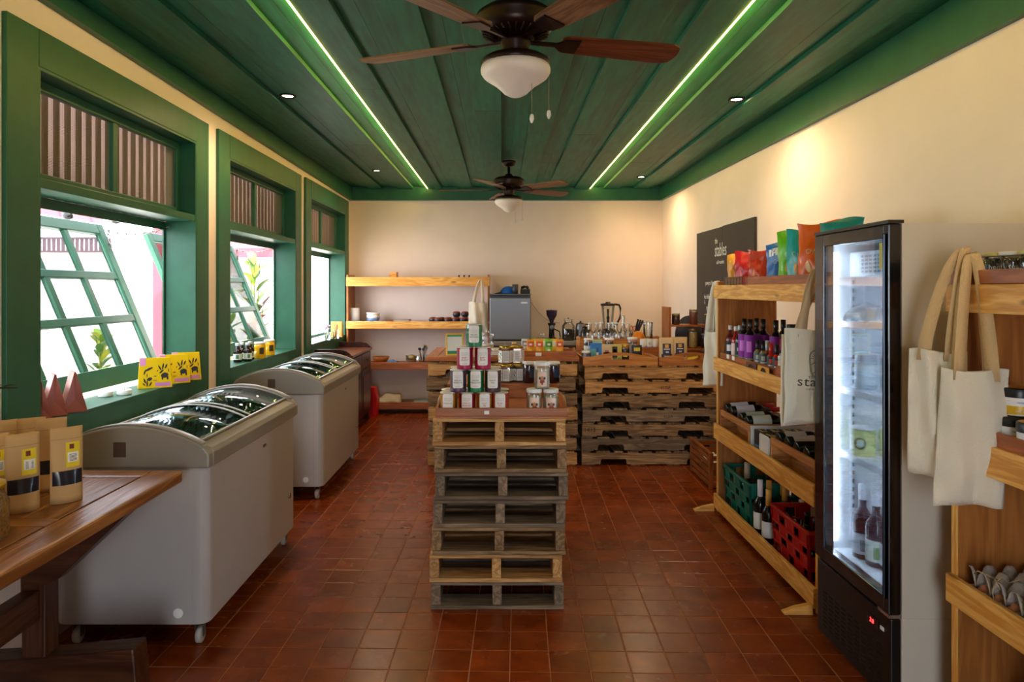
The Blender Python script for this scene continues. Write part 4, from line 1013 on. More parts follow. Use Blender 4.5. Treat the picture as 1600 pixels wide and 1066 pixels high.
def chips(label, loc, w_, h, d_, col, rz=0, col2=None, blobs=None, group='snack bags on the top shelf', lean=0, title=None, ph=0, foil=.3, rx2=0):
    o = thing('snack_bag', label, 'snack bag', loc, 0, group, (lean, rx2, rz))
    def pt(u, v_, s_, off=0):
        e = (1-abs(2*u-1)**2.4); b_ = math.sin(PI*min(1, max(0, v_)))**.55
        cr = .007*math.sin(11*v_+6*u+ph)*e*b_+.006*math.sin(21*u*v_+9*u+ph*3)*b_+.004*math.sin(17*u-23*v_+ph)*b_
        x = (u-.5)*w_*(1-.10*b_)+.008*math.sin(3*v_+ph)
        return (x, s_*(d_/2*e*b_+.001+off)+cr+.012*math.sin(2.2*v_*PI+ph)*v_, h*v_+.010*v_*math.sin(5*u+ph)+.0*v_)
    nu, nv = 12, 16
    for s_, nm in ((-1, 'front'), (1, 'back')): pass
    mb = MB()
    for s_ in (-1, 1): mb.grid(lambda u, v_, s_=s_: pt(u, v_, s_), nu, nv)
    mb.build('bag', plain(col, foil), o)
    if col2: MB().grid(lambda a, b_: pt(.12+.76*a, .74+.14*b_, -1, .001), 8, 3).build('brand_band', plain(col2, .4), o)
    if title:
        t = text(title, w_*.17, WHITE, o, (0, 0, 0), (0, 0, 0), 'lettering')
        for v in t.data.vertices:
            u = .5+v.co.x/w_; vv = .58+v.co.y/h; q = pt(u, vv, -1, .0018); v.co = Vector(q)
    for bu, bv, bs, bc in (blobs or []):
        n = 10; mb = MB()
        vs = [pt(bu, bv, -1, .0022)]+[pt(bu+bs*math.cos(2*PI*k/n)*.55, bv+bs*(w_/h)*math.sin(2*PI*k/n)*1.1, -1, .0018) for k in range(n)]
        mb.add(vs, [(0, k+1, (k+1) % n+1) for k in range(n)]); mb.build('printed_crisp', plain(bc, .5), o)
    return o
CANV = plain('#e9dfca', .9, bump=.35, bscale=260, name='canvas'); CANT = plain('#d7b582', .9, bump=.35, bscale=260, name='canvas')
def tote(label, loc, rz, w_, h, sl, mat=CANV, group=None, fold=.02, ph=0, apex=(0, 0), logo=False, strapmat=None, th=.016, lean=0, skew=0):
    """loc: middle of the bag's top hem; straps rise sl to the apex"""
    o = thing('tote_bag', label, 'tote bag', loc, 0, group, (lean, 0, rz))
    def pt(u, v_, s_, off=0):
        x = (u-.5)*w_*(1+.05*v_)+skew*v_; e = 1-abs(2*u-1)**3
        y = s_*(th*e*(.35+.65*math.sin(PI*min(1, v_*1.02))**.5*1.0)+.001+off)+.005*math.sin(9*u+11*v_+ph*2)*v_+.004*math.sin(14*v_-8*u+ph)+fold*math.sin(7*u+ph+1.5*v_)*.35*(.5+v_*.5)+fold*.4*math.sin(13*u-3*v_+ph)
        z = -h*v_+.006*math.sin(6*u+ph)*(1-v_)-.008*math.sin(3*u+ph)*v_
        return (x, y, z)
    mb = MB()
    for s_ in (-1, 1): mb.grid(lambda u, v_, s_=s_: pt(u, v_, s_), 26, 22)
    mb.build('bag_body', mat, o, solid=.0015)
    MB().grid(lambda u, v_: pt(u, .002+v_*.055, -1, .0012), 26, 1).build('hem', mat, o)
    for s_ in (-1, 1):
        mb = MB(); n = 14; v = []
        for k in range(2*n+1):
            t = k/(2*n); a = abs(2*t-1); side_ = -1 if t < .5 else 1
            bx = side_*w_*.24*(a**.8)+apex[0]*(1-a); bz = sl*(1-a**1.6)-.03*(a > .95); by = s_*th*.5*a+apex[1]*(1-a)+s_*.012*(1-a)
            tw = .019*(.7+.3*a); ang = .5*math.sin(3*t+ph+s_)
            v += [(bx-tw*math.cos(ang), by-tw*math.sin(ang), bz), (bx+tw*math.cos(ang), by+tw*math.sin(ang), bz+.006*(1-a))]
        mb.add(v, [(2*k, 2*k+1, 2*k+3, 2*k+2) for k in range(2*n)], True); mb.build('strap', strapmat or mat, o, solid=.003)
    if logo:
        INK = plain('#3a3a36', .8)
        def wrap(t):
            for v in t.data.vertices: 
                q = pt(.5+(v.co.x)/w_, -v.co.y/h, -1, .003+max(0, v.co.z)*.3); v.co = Vector(q)
        wrap(text('stables', .058, INK, o, (0, -h*.60, 0), (0, 0, 0), 'print_lettering', sx=1.0, space=1.08)); wrap(text('the', .02, INK, o, (-.03, -h*.515, 0), (0, 0, 0), 'print_lettering', space=1.3)); wrap(text('café + market', .0135, INK, o, (.0, -h*.64, 0), (0, 0, 0), 'print_lettering', space=1.35))
        mb = MB()
        def line(pts, wd=.0012):
            for (x0, y0), (x1, y1) in zip(pts[:-1], pts[1:]):
                d = Vector((x1-x0, y1-y0)); 
                if d.length < 1e-6: continue
                nrm = Vector((-d.y, d.x)).normalized()*wd
                q = [pt(.5+px/w_, -py/h, -1, .003) for px, py in ((x0-nrm.x, y0-nrm.y), (x1-nrm.x, y1-nrm.y), (x1+nrm.x, y1+nrm.y), (x0+nrm.x, y0+nrm.y))]
                mb.add(q, [(0, 1, 2, 3)])
        cy = -h*.36
        def oval(rw, rh): return [(rw*math.cos(2*PI*k/36)*1.0, cy+(rh-rw)*(1 if math.sin(2*PI*k/36) > 0 else -1)*min(1, abs(math.sin(2*PI*k/36))*3)+rw*math.sin(2*PI*k/36)) for k in range(37)]
        line(oval(.040, .062)); line(oval(.036, .058), .0008)
        for k in range(9):
            a = PI*(k+.5)/9; line([(.020*math.cos(a), cy+.018+.020*math.sin(a)), (.033*math.cos(a), cy+.018+.033*math.sin(a))], .0009)
        line([(.006*math.cos(2*PI*k/14), cy+.014+.011*math.sin(2*PI*k/14)) for k in range(15)], .0008)
        line([(-.036, cy-.005), (-.018, cy+.006), (.0, cy-.008), (.018, cy-.02), (.036, cy-.028)]); line([(.036, cy-.008), (.02, cy+.002), (.006, cy-.012)]); line([(-.03, cy-.04), (-.01, cy-.03), (.01, cy-.028), (.034, cy-.03)]); line([(-.018, cy+.006), (.0, cy-.022), (.02, cy-.03)])
        mb.build('logo_print', INK, o)
    return o

# ------------------------------------------------------------------ candles and bath salts on the island
TZ = ZI+.0085
def candle(label, x, y, z, col, name_, tcol, group='scented candle jars stacked in a pyramid', ang=-PI/2):
    r, h = .0375, .104
    o = thing('candle_jar', label, 'candle', (x, y, z), 0, group)
    MB().lathe([(0, .001), (r*.96, 0), (r, .003), (r, h-.003)], 24, cap=False).build('glass', glassy((1, 1, 1), .8, .03, .05), o)
    MB().lathe([(0, .002), (r-.0012, .002), (r-.001, .006), (r-.001, h-.005), (0, h-.005)], 24, cap=False).build('wax', plain(col, .35), o)
    MB().lathe([(r, h-.0045), (r+.0004, h-.004), (r*.99, h-.001), (r*.95, h), (0, h)], 24, cap=False).build('lid', plain('#dcd4c6', .3, metal=.3), o)
    hw = .0245; a0, a1 = ang-hw/r, ang+hw/r
    lb = MB(); n = 10; z0, z1, rc_ = .020, h-.006, .006
    v = []; 
    for k in range(n+1):
        t = k/n; xx = -hw+2*hw*t; c = max(0, abs(xx)-(hw-rc_)); cut = rc_-math.sqrt(max(0, rc_*rc_-c*c))
        a = ang+xx/r
        for zz in (z0+cut, z1-cut): v.append(((r+.0009)*math.cos(a), (r+.0009)*math.sin(a), zz))
    lb.add(v, [(2*k, 2*k+2, 2*k+3, 2*k+1) for k in range(n)], True); lb.build('label', plain('#efe8e0', .6), o)
    if name_:
        gm = plain('#9a938c', .6)
        curved_text('S O U T H\nC O A S T', .0075, gm, o, r+.001, h-.03, ang, line=1.1)
        curved_text(name_, .0105, plain(tcol, .6), o, r+.001, .052, ang, line=.95, ext=.0002); curved_text('soy candle', .005, gm, o, r+.001, .026, ang)
    return o
cy0_ = 3.19
rw4 = [700.5, 730, 757.5, 781.5]; 
c4 = [('#d9952c', 'VANILLA', '#c08a3a', 'amber'), ('#c12238', 'TOKYO\nSUNDAE', '#c8402e', 'red'), ('#dd8a22', 'OAT\nPIE', '#d08428', 'orange'), ('#d8583e', 'RUBY\nFIG', '#b83a2e', 'coral')]
pos4 = ['leftmost', 'second from left', 'third from left', 'rightmost']
for (px, (col, nm, tc_, cn_), ps) in zip(rw4, c4, pos4):
    candle('%s candle jar, %s in the bottom front row of the pyramid' % (cn_, ps), X(px, cy0_), cy0_, TZ, col, nm, tc_)
for px, (col, nm, tc_, cn_), ps in zip((716, 743.5, 770), (('#6a4862', 'BERLIN\nREMOTE', '#4a3242', 'dark purple'), ('#1c9a56', 'MAMA\nMEADOW', '#1c5c40', 'green'), ('#5c4040', 'NAVY\nFIG', '#43282c', 'dark brown')), ('left', 'middle', 'right')):
    candle('%s candle jar, %s of the three in the third row from the bottom' % (cn_, ps) if 0 else '%s candle jar, %s of the three resting on the bottom row' % (cn_, ps), X(px, cy0_), cy0_, TZ+.1045, col, nm, tc_)
for px, nm, ps in ((726.5, 'BABY\nBLUSH', 'left'), (754.5, 'BABY\nBLUE', 'right')):
    candle('magenta candle jar, %s of the two just below the top green one' % ps, X(px, cy0_), cy0_, TZ+.209, '#d01e5a', nm, '#b01e4c')
candle('green candle jar alone at the very top of the pyramid', X(741, cy0_), cy0_, TZ+.3135, '#24965a', 'VELVET\nWOODS', '#1c5c40')
for i, px in enumerate((702, 730, 757, 783)):
    candle('candle jar of the second bottom row, %s, behind the front candles' % pos4[i], X(px, 3.285), 3.285, TZ, ['#c9a02c', '#7a2a3a', '#d07a3a', '#c4604a'][i], None, None)
for i, px in enumerate((716, 744, 771)):
    candle('candle jar, %s of three behind the dark purple, green and brown ones' % ('left', 'middle', 'right')[i], X(px, 3.285), 3.285, TZ+.1045, ['#5d4a58', '#2a7a4c', '#8a6a60'][i], None, None)
SALT = plain('#cfc8a8', .8, bump=.8, bscale=160, var=.1, name='bath salt'); WLID = plain('#e6e4de', .3)
def salt(label, x, y, z, big=1):
    o = jar(label, (x, y, z), .036, .118*big, SALT, WLID, None, group='bath salt jars with white lids', lidh=.14, lidr=1.0, fill=.85)
    r = .036
    MB().grid(lambda u, v_: ((r+.001)*math.cos(-PI/2+(u-.5)*1.25), (r+.001)*math.sin(-PI/2+(u-.5)*1.25), .012+v_*.068), 8, 1).build('label', plain('#e9c9b0', .6), o)
    for k, (a, zz, s_, c) in enumerate(((0, .04, .011, '#b5502f'), (-.28, .05, .007, '#2e3f55'), (.28, .05, .007, '#39475e'), (.0, .052, .009, '#c98a4a'), (-.15, .034, .007, '#6d3a4a'), (.16, .036, .007, '#8a3a3a'), (0, .026, .006, '#a04a3a'))):
        n = 8; vs = [((r+.0018)*math.cos(-PI/2+a+s_/r*math.cos(2*PI*i/n)*.8), (r+.0018)*math.sin(-PI/2+a+s_/r*math.cos(2*PI*i/n)*.8), zz+s_*math.sin(2*PI*i/n)) for i in range(n)]
        MB().add(vs, [tuple(range(n))]).build('printed_flower', plain(c, .6), o)
    return o
salt('bath salt jar with flower label, lower left of the three', X(834.5, 3.19), 3.19, TZ); salt('bath salt jar with flower label, lower right of the three', X(860.5, 3.19), 3.19, TZ)
salt('bath salt jar with flower label standing on top of the other two', X(846.5, 3.2), 3.20, TZ+.1185, 1.05)
for i, px in enumerate((827, 864.5)):
    jar('dark purple jam jar with white lid, %s of the upper bath salt jar' % ('left', 'right')[i], (X(px, 3.80), 3.80, ZI+.0725), .0375, .115, plain('#32101e', .25), WLID, None, group='tall dark jam jars', lidh=.1, deco=[(.3, .8, '#1d2c4a', -1.6, -.6)])
# hexagonal honey jars
def hexjar(label, x, y, z, rot, h=.098, col='#3d1f10', lit=True):
    o = thing('hexagonal_jar', label, 'jar', (x, y, z), rot, 'hexagonal jars with gold lids')
    r = .040
    MB().lathe([(0, .001), (r*.95, 0), (r, .004), (r, h*.82), (r*.8, h*.88), (r*.8, h*.9)], 6, cap=False, smooth=False).build('glass', glassy((1, .98, .95), .8, .02, .06), o)
    MB().lathe([(0, .003), (r*.93, .003), (r*.93, h*.78), (0, h*.78)], 6, cap=False, smooth=False).build('preserve', plain(col, .3), o)
    MB().lathe([(r*.84, h*.88), (r*.86, h*.885), (r*.86, h*.985), (r*.8, h), (0, h)], 20, cap=False).build('gold_lid', plain('#c8a63a', .22, metal=.9), o)
    ap = r*math.cos(PI/6)
    for k in (3, 4, 5):
        a = PI/6+k*PI/3; M = Matrix.Rotation(a, 4, 'Z') @ Matrix.Translation((ap+.0008, 0, 0))
        MB().box(-.0003, .0003, -r*.46, r*.46, h*.08, h*.74, M).build('label', plain('#e4dcd6' if k != 3 else '#eef0ea', .6), o)
        if k == 3:
            for j, c in enumerate(('#3c5c34', '#d8b83a', '#46402e', '#7a8c3a', '#d08a5a', '#2f4a6a', '#5a7a3a')):
                MB().cbox((.0009, (-.01, .008, .0, -.006, .011, .004, -.012)[j], h*(.2+.075*j)), (.0004, .009, .006), rx=.8*j).data if 0 else MB().cbox((.0009, (-.01, .008, .0, -.006, .011, .004, -.012)[j], h*(.2+.075*j)), (.0004, .010, .006), rx=.8*j).build('printed_sprig', plain(c, .6), o)
            for ch in o.children:
                if ch.name.startswith('printed_sprig'): ch.matrix_local = M
        else:
            mb = MB()
            for j in range(9): mb.box(.0005, .0009, -r*.36, r*(.36-.08*(j % 3)), h*(.2+.055*j), h*(.2+.055*j)+.0016, M)
            mb.build('printed_lines', plain('#8d8680', .7), o)
    return o
for i, (px, y, lvl, c) in enumerate(((769, 3.83, 0, '#5a2a16'), (791, 3.83, 0, '#3a2118'), (812, 3.85, 0, '#2a1812'), (778, 3.92, 0, '#2a1812'), (790, 3.86, 1, '#a55a20'), (808, 3.90, 1, '#c07a3a'))):
    nm = ['lower left', 'lower middle', 'lower right', 'lower one at the back', 'upper left', 'upper right']
    hexjar('hexagonal gold-lidded preserve jar, %s of the group beside the candles' % nm[i], X(px, y), y, ZI+.0725+.0985*lvl, R(0 if i % 2 else 4), col=c) if i != 3 else None
hexjar('hexagonal gold-lidded preserve jar hidden at the back of the group', X(800, 3.99), 3.99, ZI+.0725, 0, col='#2a1812')

# ------------------------------------------------------------------ left counter goods
CT = .8935
o = thing('picture_frame', 'yellow framed sign with green bands standing on the left counter', 'frame', (X(711, 5.80), 5.80, CT), 0, None, (R(-9), 0, R(12)))
YF_ = plain('#e8c33c', .45)
for a in ((-.075, -.063, 0, .185), (.063, .075, 0, .185), (-.063, .063, 0, .012), (-.063, .063, .173, .185)): B('frame_bar', YF_, o, a[0], a[1], 0, .012, a[2], a[3], bevel=.001)
B('printed_sheet', plain('#dfe8f0', .5), o, -.063, .063, .004, .008, .012, .173); B('green_band', plain('#2f9a72', .5), o, -.062, .062, .003, .0038, .0125, .038); B('green_band', plain('#2f9a72', .5), o, -.062, .062, .003, .0038, .158, .172)
B('easel_back', plain('#4a3a2a', .7), o, -.02, .02, .0125, .016, .01, .15)
o = jar('glass cookie jar with lid behind the candle pyramid on the counter', (X(762, 6.1), 6.1, CT), .052, .17, plain('#ddd8cc', .6), CLEAR, None, lidh=.15, fill=.5)
MB().lathe([(.008, .17), (.014, .185), (.01, .2), (0, .202)], 12, cap=False).build('lid_knob', CLEAR, o)
for i, (c, dz) in enumerate((('#5a6a3a', 0), ('#c8b890', .012), ('#6d5a4a', .024), ('#dcd8cc', .034))):
    o = thing('magazine', '%s magazine in the small pile on the left counter, %s' % (['green', 'cream', 'brown', 'white'][i], ['bottom', 'second', 'third', 'top'][i]), 'magazine', (X(783, 5.9), 5.9, CT+dz+.0005*i), R(5*i-8), 'magazines on the left counter')
    B('pages', PAPER, o, -.075, .075, -.1, .1, .001, .010 if i < 2 else .008); B('cover', plain(c, .4), o, -.076, .076, -.101, .101, .0102 if i < 2 else .0082, .0112 if i < 2 else .0092)
TT5 = CT+.0085
spec = [(820.5, 5.87, '#d8d6d0', '#8a8a90', 'silver striped'), (829, 5.80, '#f0a020', '#e2511c', 'orange'), (843, 5.80, '#f0a020', '#e2511c', 'second orange'), (857.5, 5.80, '#8cc63a', '#3a8a2c', 'green'), (874.5, 5.80, '#f2a21e', '#e2511c', 'rightmost orange'), (836, 5.88, '#e2c93a', '#f5efd8', 'yellow back row'), (850, 5.88, '#c8da6a', '#f0f0e0', 'pale green back row'), (866, 5.88, '#e8c83a', '#f5efd8', 'pale yellow back row')]
for i, (px, y, c1, c2, nm) in enumerate(spec):
    pouch('%s juice pouch standing in the shallow tray on the left counter' % nm, (X(px, y), y, TT5), .062, .125, .04, plain(c1, .35), 0, group='juice pouches on the left counter', ph=i,
          labels=((.08, .92, .50, .86, plain(c2, .4), 'colour_band'), (.3, .7, .60, .74, WHITE, 'brand_patch', .001), (.3, .7, .14, .36, plain('#ffd23a' if i != 3 else '#eef4d0', .5), 'fruit_print')))
jar('small brown bottle jar at the left end of the pouch tray', (X(809, 5.95)-.03, 5.95, CT), .022, .10, plain('#6a3a20', .4), plain('#caa45a', .4), None, glass=False)
o = lathe_thing('glass_dish', 'round glass dish with a knobbed lid behind the juice pouches', 'dish', (X(848, 6.3), 6.3, CT), [
    ('bowl', [(0, 0), (.05, 0), (.07, .02), (.075, .06), (.075, .085)], GL2), ('lid', [(.078, .086), (.076, .10), (.05, .115), (.015, .12)], GL2), ('knob', [(.012, .12), (.01, .13), (.022, .145), (.012, .158), (0, .16)], GL2), ('sugar', [(0, .004), (.06, .01), (.07, .055), (0, .06)], plain('#efece4', .8))])

# ------------------------------------------------------------------ right counter goods
T3Z = ZC2-.001+.0085; d0 = 5.80
RL = plain('#f0efe8', .3)
jar('short glass jar with white lid at the left end of the butler tray', (X(915.5, 5.76), 5.76, T3Z), .036, .105, plain('#8a7a8c', .6), RL, '#a9a2b8', group='jars and tins in the butler tray')
jar('tall dark green jar with white lid behind the short one', (X(919.5, 5.90), 5.90, T3Z), .040, .20, plain('#32463c', .5), RL, '#dfe3da', group='jars and tins in the butler tray', lidh=.08, lz=(.2, .75))
def tin(label, px, y, w_, h, c, deco, dy=.05):
    o = thing('carton', label, 'carton', (X(px, y), y, T3Z), 0, 'jars and tins in the butler tray')
    B('box', plain(c, .45), o, -w_/2, w_/2, -dy/2, dy/2, 0, h, bevel=.002)
    for (x0, x1, z0, z1, c2) in deco: B('printed_shape', plain(c2, .5), o, x0*w_, x1*w_, -dy/2-.0012, -dy/2-.0003, z0*h, z1*h)
    return o
tin('blue carton with teal and red print in the butler tray', 931, 5.80, .095, .165, '#2a78c8', [(-.46, 0, .05, .72, '#5aa8a0'), (.05, .3, .05, .3, '#c05a4a'), (-.05, .2, .4, .55, '#e8ecf0'), (0, .2, .55, .8, '#1c4a9a')])
tin('pale green carton standing behind the blue one', 933, 5.92, .085, .185, '#b8d8c0', [])
tin('cream carton with a pink flower print beside the blue carton', 947.5, 5.80, .085, .155, '#d8c098', [(-.35, .35, .25, .6, '#a8605c'), (-.2, .2, .15, .7, '#b86e66')])
tin('yellow and green patterned carton in the butler tray', 963, 5.80, .085, .155, '#c8b85a', [(-.45, .05, .3, .9, '#3a2c1a'), (-.35, -.05, .45, .75, '#e0b82c'), (-.4, 0, .05, .3, '#7aa87a'), (.1, .4, .1, .3, '#8aa04a')])
jar('white-lidded jar behind the pink and yellow cartons', (X(952, 5.92), 5.92, T3Z), .040, .20, plain('#5c4a40', .5), RL, '#c8c4bc', group='jars and tins in the butler tray', lidh=.08)
jar('dark jar with a gold lid and black label in the butler tray', (X(976.5, 5.82), 5.82, T3Z), .038, .155, plain('#2a211a', .4), plain('#c8a43a', .3, metal=.7), '#241f1c', group='jars and tins in the butler tray', deco=[(.4, .6, '#d8c040', -2.2, -1.2)])
jar('tall clear jar with white lid right of the dark gold-lidded jar', (X(988, 5.92), 5.92, T3Z), .042, .205, plain('#8a5c50', .5), RL, '#b8a8a4', group='jars and tins in the butler tray', lidh=.08, lz=(.3, .8))
pouch('black pouch with yellow oval and red flames print in the butler tray', (X(995, 5.80), 5.80, T3Z), .085, .15, .04, plain('#1c1a1a', .4), 0, labels=((.2, .8, .66, .86, plain('#d8c030', .4), 'yellow_oval'), (.1, .9, .22, .42, plain('#c8281c', .4), 'flame_print'), (.06, .94, .02, .2, plain('#e8a828', .4), 'flame_print')))
o = thing('riser_box', 'low wooden riser box behind the butler trays', 'box', (X(905, 6.4), 6.20, ZC2-.0005))
B('box', tray_w('x'), o, 0, .765, 0, .47, 0, .10, bevel=.002); B('front_lip', tray_w('x'), o, 0, .765, -.008, -.0005, .0, .092)
T6.location = (X(905, 6.4), 6.36, ZC2+.10)
for ch in T6.children: pass
T6.scale = (.9, .9, .62)
gz = ZC2+.10+.0062; GB = glassy((.97, .99, .98), .9, .02, .09)
gpos = [(921.5, 6.45), (932.5, 6.45), (939.5, 6.55), (952, 6.42), (958, 6.56), (963, 6.46), (973, 6.45), (981, 6.5)]
gn = ['leftmost', 'second from left', 'third from left', 'fourth from left', 'fifth from left', 'fourth from right' if 0 else 'third from right', 'second from right', 'rightmost']
g0 = None
for i, (px, y) in enumerate(gpos):
    lab = 'empty clear glass bottle, %s of the row on the raised tray' % gn[i]
    if g0 is None:
        g0 = bottle(lab, (X(px, y), y, gz), .034, .205, GB, 'white_rim', '#e6e8e8', None, group='empty glass bottles', neck=.34, nr=.45, caph=.04)
        MB().lathe([(0, .006), (.03, .006), (.031, .05), (0, .05)], 16, cap=False).build('thick_base', GB, g0)
    else: dup(g0, (X(px, y), y, gz), 0, lab)
bottle('tall narrow clear bottle behind the row of empty bottles', (X(974, 6.62), 6.62, gz), .03, .27, GB, 'rim', '#c8d0c0', None, neck=.4, nr=.45, caph=.03)
o = lathe_thing('utensil_jar', 'jar holding knives and red scissors right of the glass bottles', 'jar', (X(989, 6.58), 6.58, gz), [('jar', [(0, 0), (.035, 0), (.038, .01), (.038, .1), (.035, .1), (.034, .008), (0, .008)], plain('#3a3a3a', .4))])
for i, (dx, c) in enumerate(((.055, '#1a1a1c'), (.07, '#202024'), (.04, '#2a2a2e'))):
    k = thing('knife', 'black handled knife, %s of three leaning in the utensil jar' % ('middle', 'rightmost', 'leftmost')[i], 'knife', (X(989, 6.58)+.005*(i-1), 6.58+.006*i, gz+.012), 0, 'knives in the jar', (0, R(14+5*(i % 3)), 0))
    B('blade', STEEL, k, -.008, .008, -.0008, .0008, 0, .12); B('handle', plain(c, .4), k, -.009, .009, -.006, .006, .12, .23, bevel=.003)
o = thing('scissors', 'scissors with orange red handles in the utensil jar', 'scissors', (X(989, 6.58)-.012, 6.575, gz+.012), 0, None, (0, R(4), 0))
MB().box(-.005, .005, -.001, .001, 0, .11).build('blades', STEEL, o)
for s_ in (-1, 1): MB().tube([(s_*.014+.012*math.cos(t), 0, .135+.024*math.sin(t)) for t in [2*PI*k/12 for k in range(12)]], .004, 6, True).build('handle_loop', plain('#c8401c', .4), o)
o = lathe_thing('orange_juicer', 'orange dome shaped squeezer on the raised tray', 'juicer', (X(997.5, 6.44), 6.44, gz), [('dome', [(.06, 0), (.062, .07), (.05, .10), (.028, .125), (0, .13)], plain('#f08a1c', .35)), ('base', [(0, 0), (.064, 0), (.066, .02), (0.06, .022)], plain('#d8761a', .35))])
o = lathe_thing('glass_vase', 'tall clear cylindrical glass right of the orange squeezer', 'vase', (X(1012.5, 6.5), 6.5, gz), [('glass', [(0, 0), (.042, 0), (.044, .01), (.046, .21)], GB), ('inner_wall', [(0, .02), (.040, .022), (.042, .208)], GB), ('rim', [(.042, .208), (.046, .212), (.0455, .208)], GB)])
for i, px in enumerate((1005, 1014, 1023.5)):
    o = lathe_thing('white_mug', 'white ceramic mug, %s of three in front of the glass vase' % ('leftmost', 'middle', 'rightmost')[i], 'mug', (X(px, 6.27), 6.27, ZC2+.1), [('cup', [(0, 0), (.026, 0), (.029, .01), (.03, .075), (.027, .075), (.026, .006), (0, .006)], plain('#eae6e2', .25))], 'white mugs')
    if i == 1: curved_text('C', .03, plain('#22282e', .5), o, .0305, .028)
KR = plain('#d9b98a', .75, bump=.2, bscale=40, name='kraft'); NAVY = plain('#33304a', .5)
for i, (px, y) in enumerate(((1041.5, 5.78), (1062, 5.84))):
    pouch('kraft coffee pouch with a dark label, %s of two in the right butler tray' % ('left', 'right')[i], (X(px, y), y, T3Z), .125, .215, .05, KR, R(-3), ph=i*2, group='kraft coffee pouches on the counter',
          labels=((.22, .78, .30, .76, NAVY, 'label'), (.14, .86, .22, .36, NAVY, 'lower_label', .0006), (.38, .62, .60, .73, plain('#e0a83a', .5), 'round_logo', .0014), (.3, .7, .53, .57, plain('#d8d4e0', .6), 'printed_line', .0014), (.3, .72, .26, .30, plain('#d8d4e0', .6), 'printed_line', .0020), (.42, .62, .40, .47, plain('#b8b4c8', .6), 'feather_print', .0014)))
for i in range(2):
    o = thing('banana', 'yellow banana, %s one lying in the right butler tray' % ('near', 'far')[i], 'banana', (X(1076, 5.86)+.02*i, 5.84+.075*i, T3Z+.0), R(4+4*i), 'bananas')
    MB().tube([(-.08+.16*t/10, .03*math.sin(PI*t/10), .03*math.cos(PI*(t/10-.5))*-1+.045) for t in range(11)], [.006, .011, .015, .017, .018, .018, .018, .016, .013, .008, .005], 8).build('skin', plain('#e2c22c', .5), o)
    MB().tube([(.08, .0, .045), (.098, -.008, .055)], .004, 6).build('stem', plain('#7a6a2a', .6), o)
# rack with jars
o = thing('counter_rack', 'two-tier wooden rack holding jars at the right end of the counter', 'rack')
rx, rX, ry, rY = X(1042, 6.2), 1.915, 6.14, 6.40
for x0 in (rx, rX-.025): B('end_post', tray_w('z'), o, x0, x0+.025, ry, rY, ZC2, 1.29 if x0 == rx else 1.20, bevel=.003)
for z in (.905, 1.115): B('shelf', tray_w('x'), o, rx+.0255, rX-.0255, ry, rY, z, z+.016, bevel=.002)
def spicejar(label, px, y, z, r, h, c, lidc='#b8a878', bump=.9, g='jars on the counter rack', labcol=None):
    return jar(label, (X(px, y), y, z), r, h, plain(c, .8, bump=bump, bscale=120, var=.4), plain(lidc, .3, metal=.5), labcol, group=g, lidh=.12, fill=.95)
spicejar('glass jar of dark brown nuts on the upper rack shelf, leftmost', 1056, 6.25, 1.1315, .036, .098, '#7a5644'); spicejar('taller glass jar of reddish nuts on the upper rack shelf, middle', 1083.5, 6.25, 1.1315, .038, .135, '#b06a54'); spicejar('glass jar of green herbs on the upper rack shelf, rightmost', 1107, 6.25, 1.1315, .036, .092, '#8d9454')
spicejar('large glass jar of dried banana chips on the lower rack shelf', 1083, 6.24, .9215, .040, .175, '#e8d090'); spicejar('jar of dark jam with a lilac mark on the lower rack shelf', 1102, 6.2, .9215, .037, .13, '#241a2c', '#8a8a90', .1)
bottle('amber bottle with a red cap standing behind the dark jam jar', (X(1098, 6.33), 6.33, .9215), .022, .17, plain('#8a5a1c', .2), 'cap', '#c01c20', None)
o = thing('round_board', 'grey round slate board leaning behind the rack', 'board', (X(1076, 6.5), 6.47, ZC2+.0), 0, None, (R(-6), 0, 0))
MB().prism([(.13*math.cos(2*PI*k/28), .19+.19*math.sin(2*PI*k/28)) for k in range(28)], 0, .012, 'y').build('board', plain('#5a5c62', .5), o, bevel=.002)
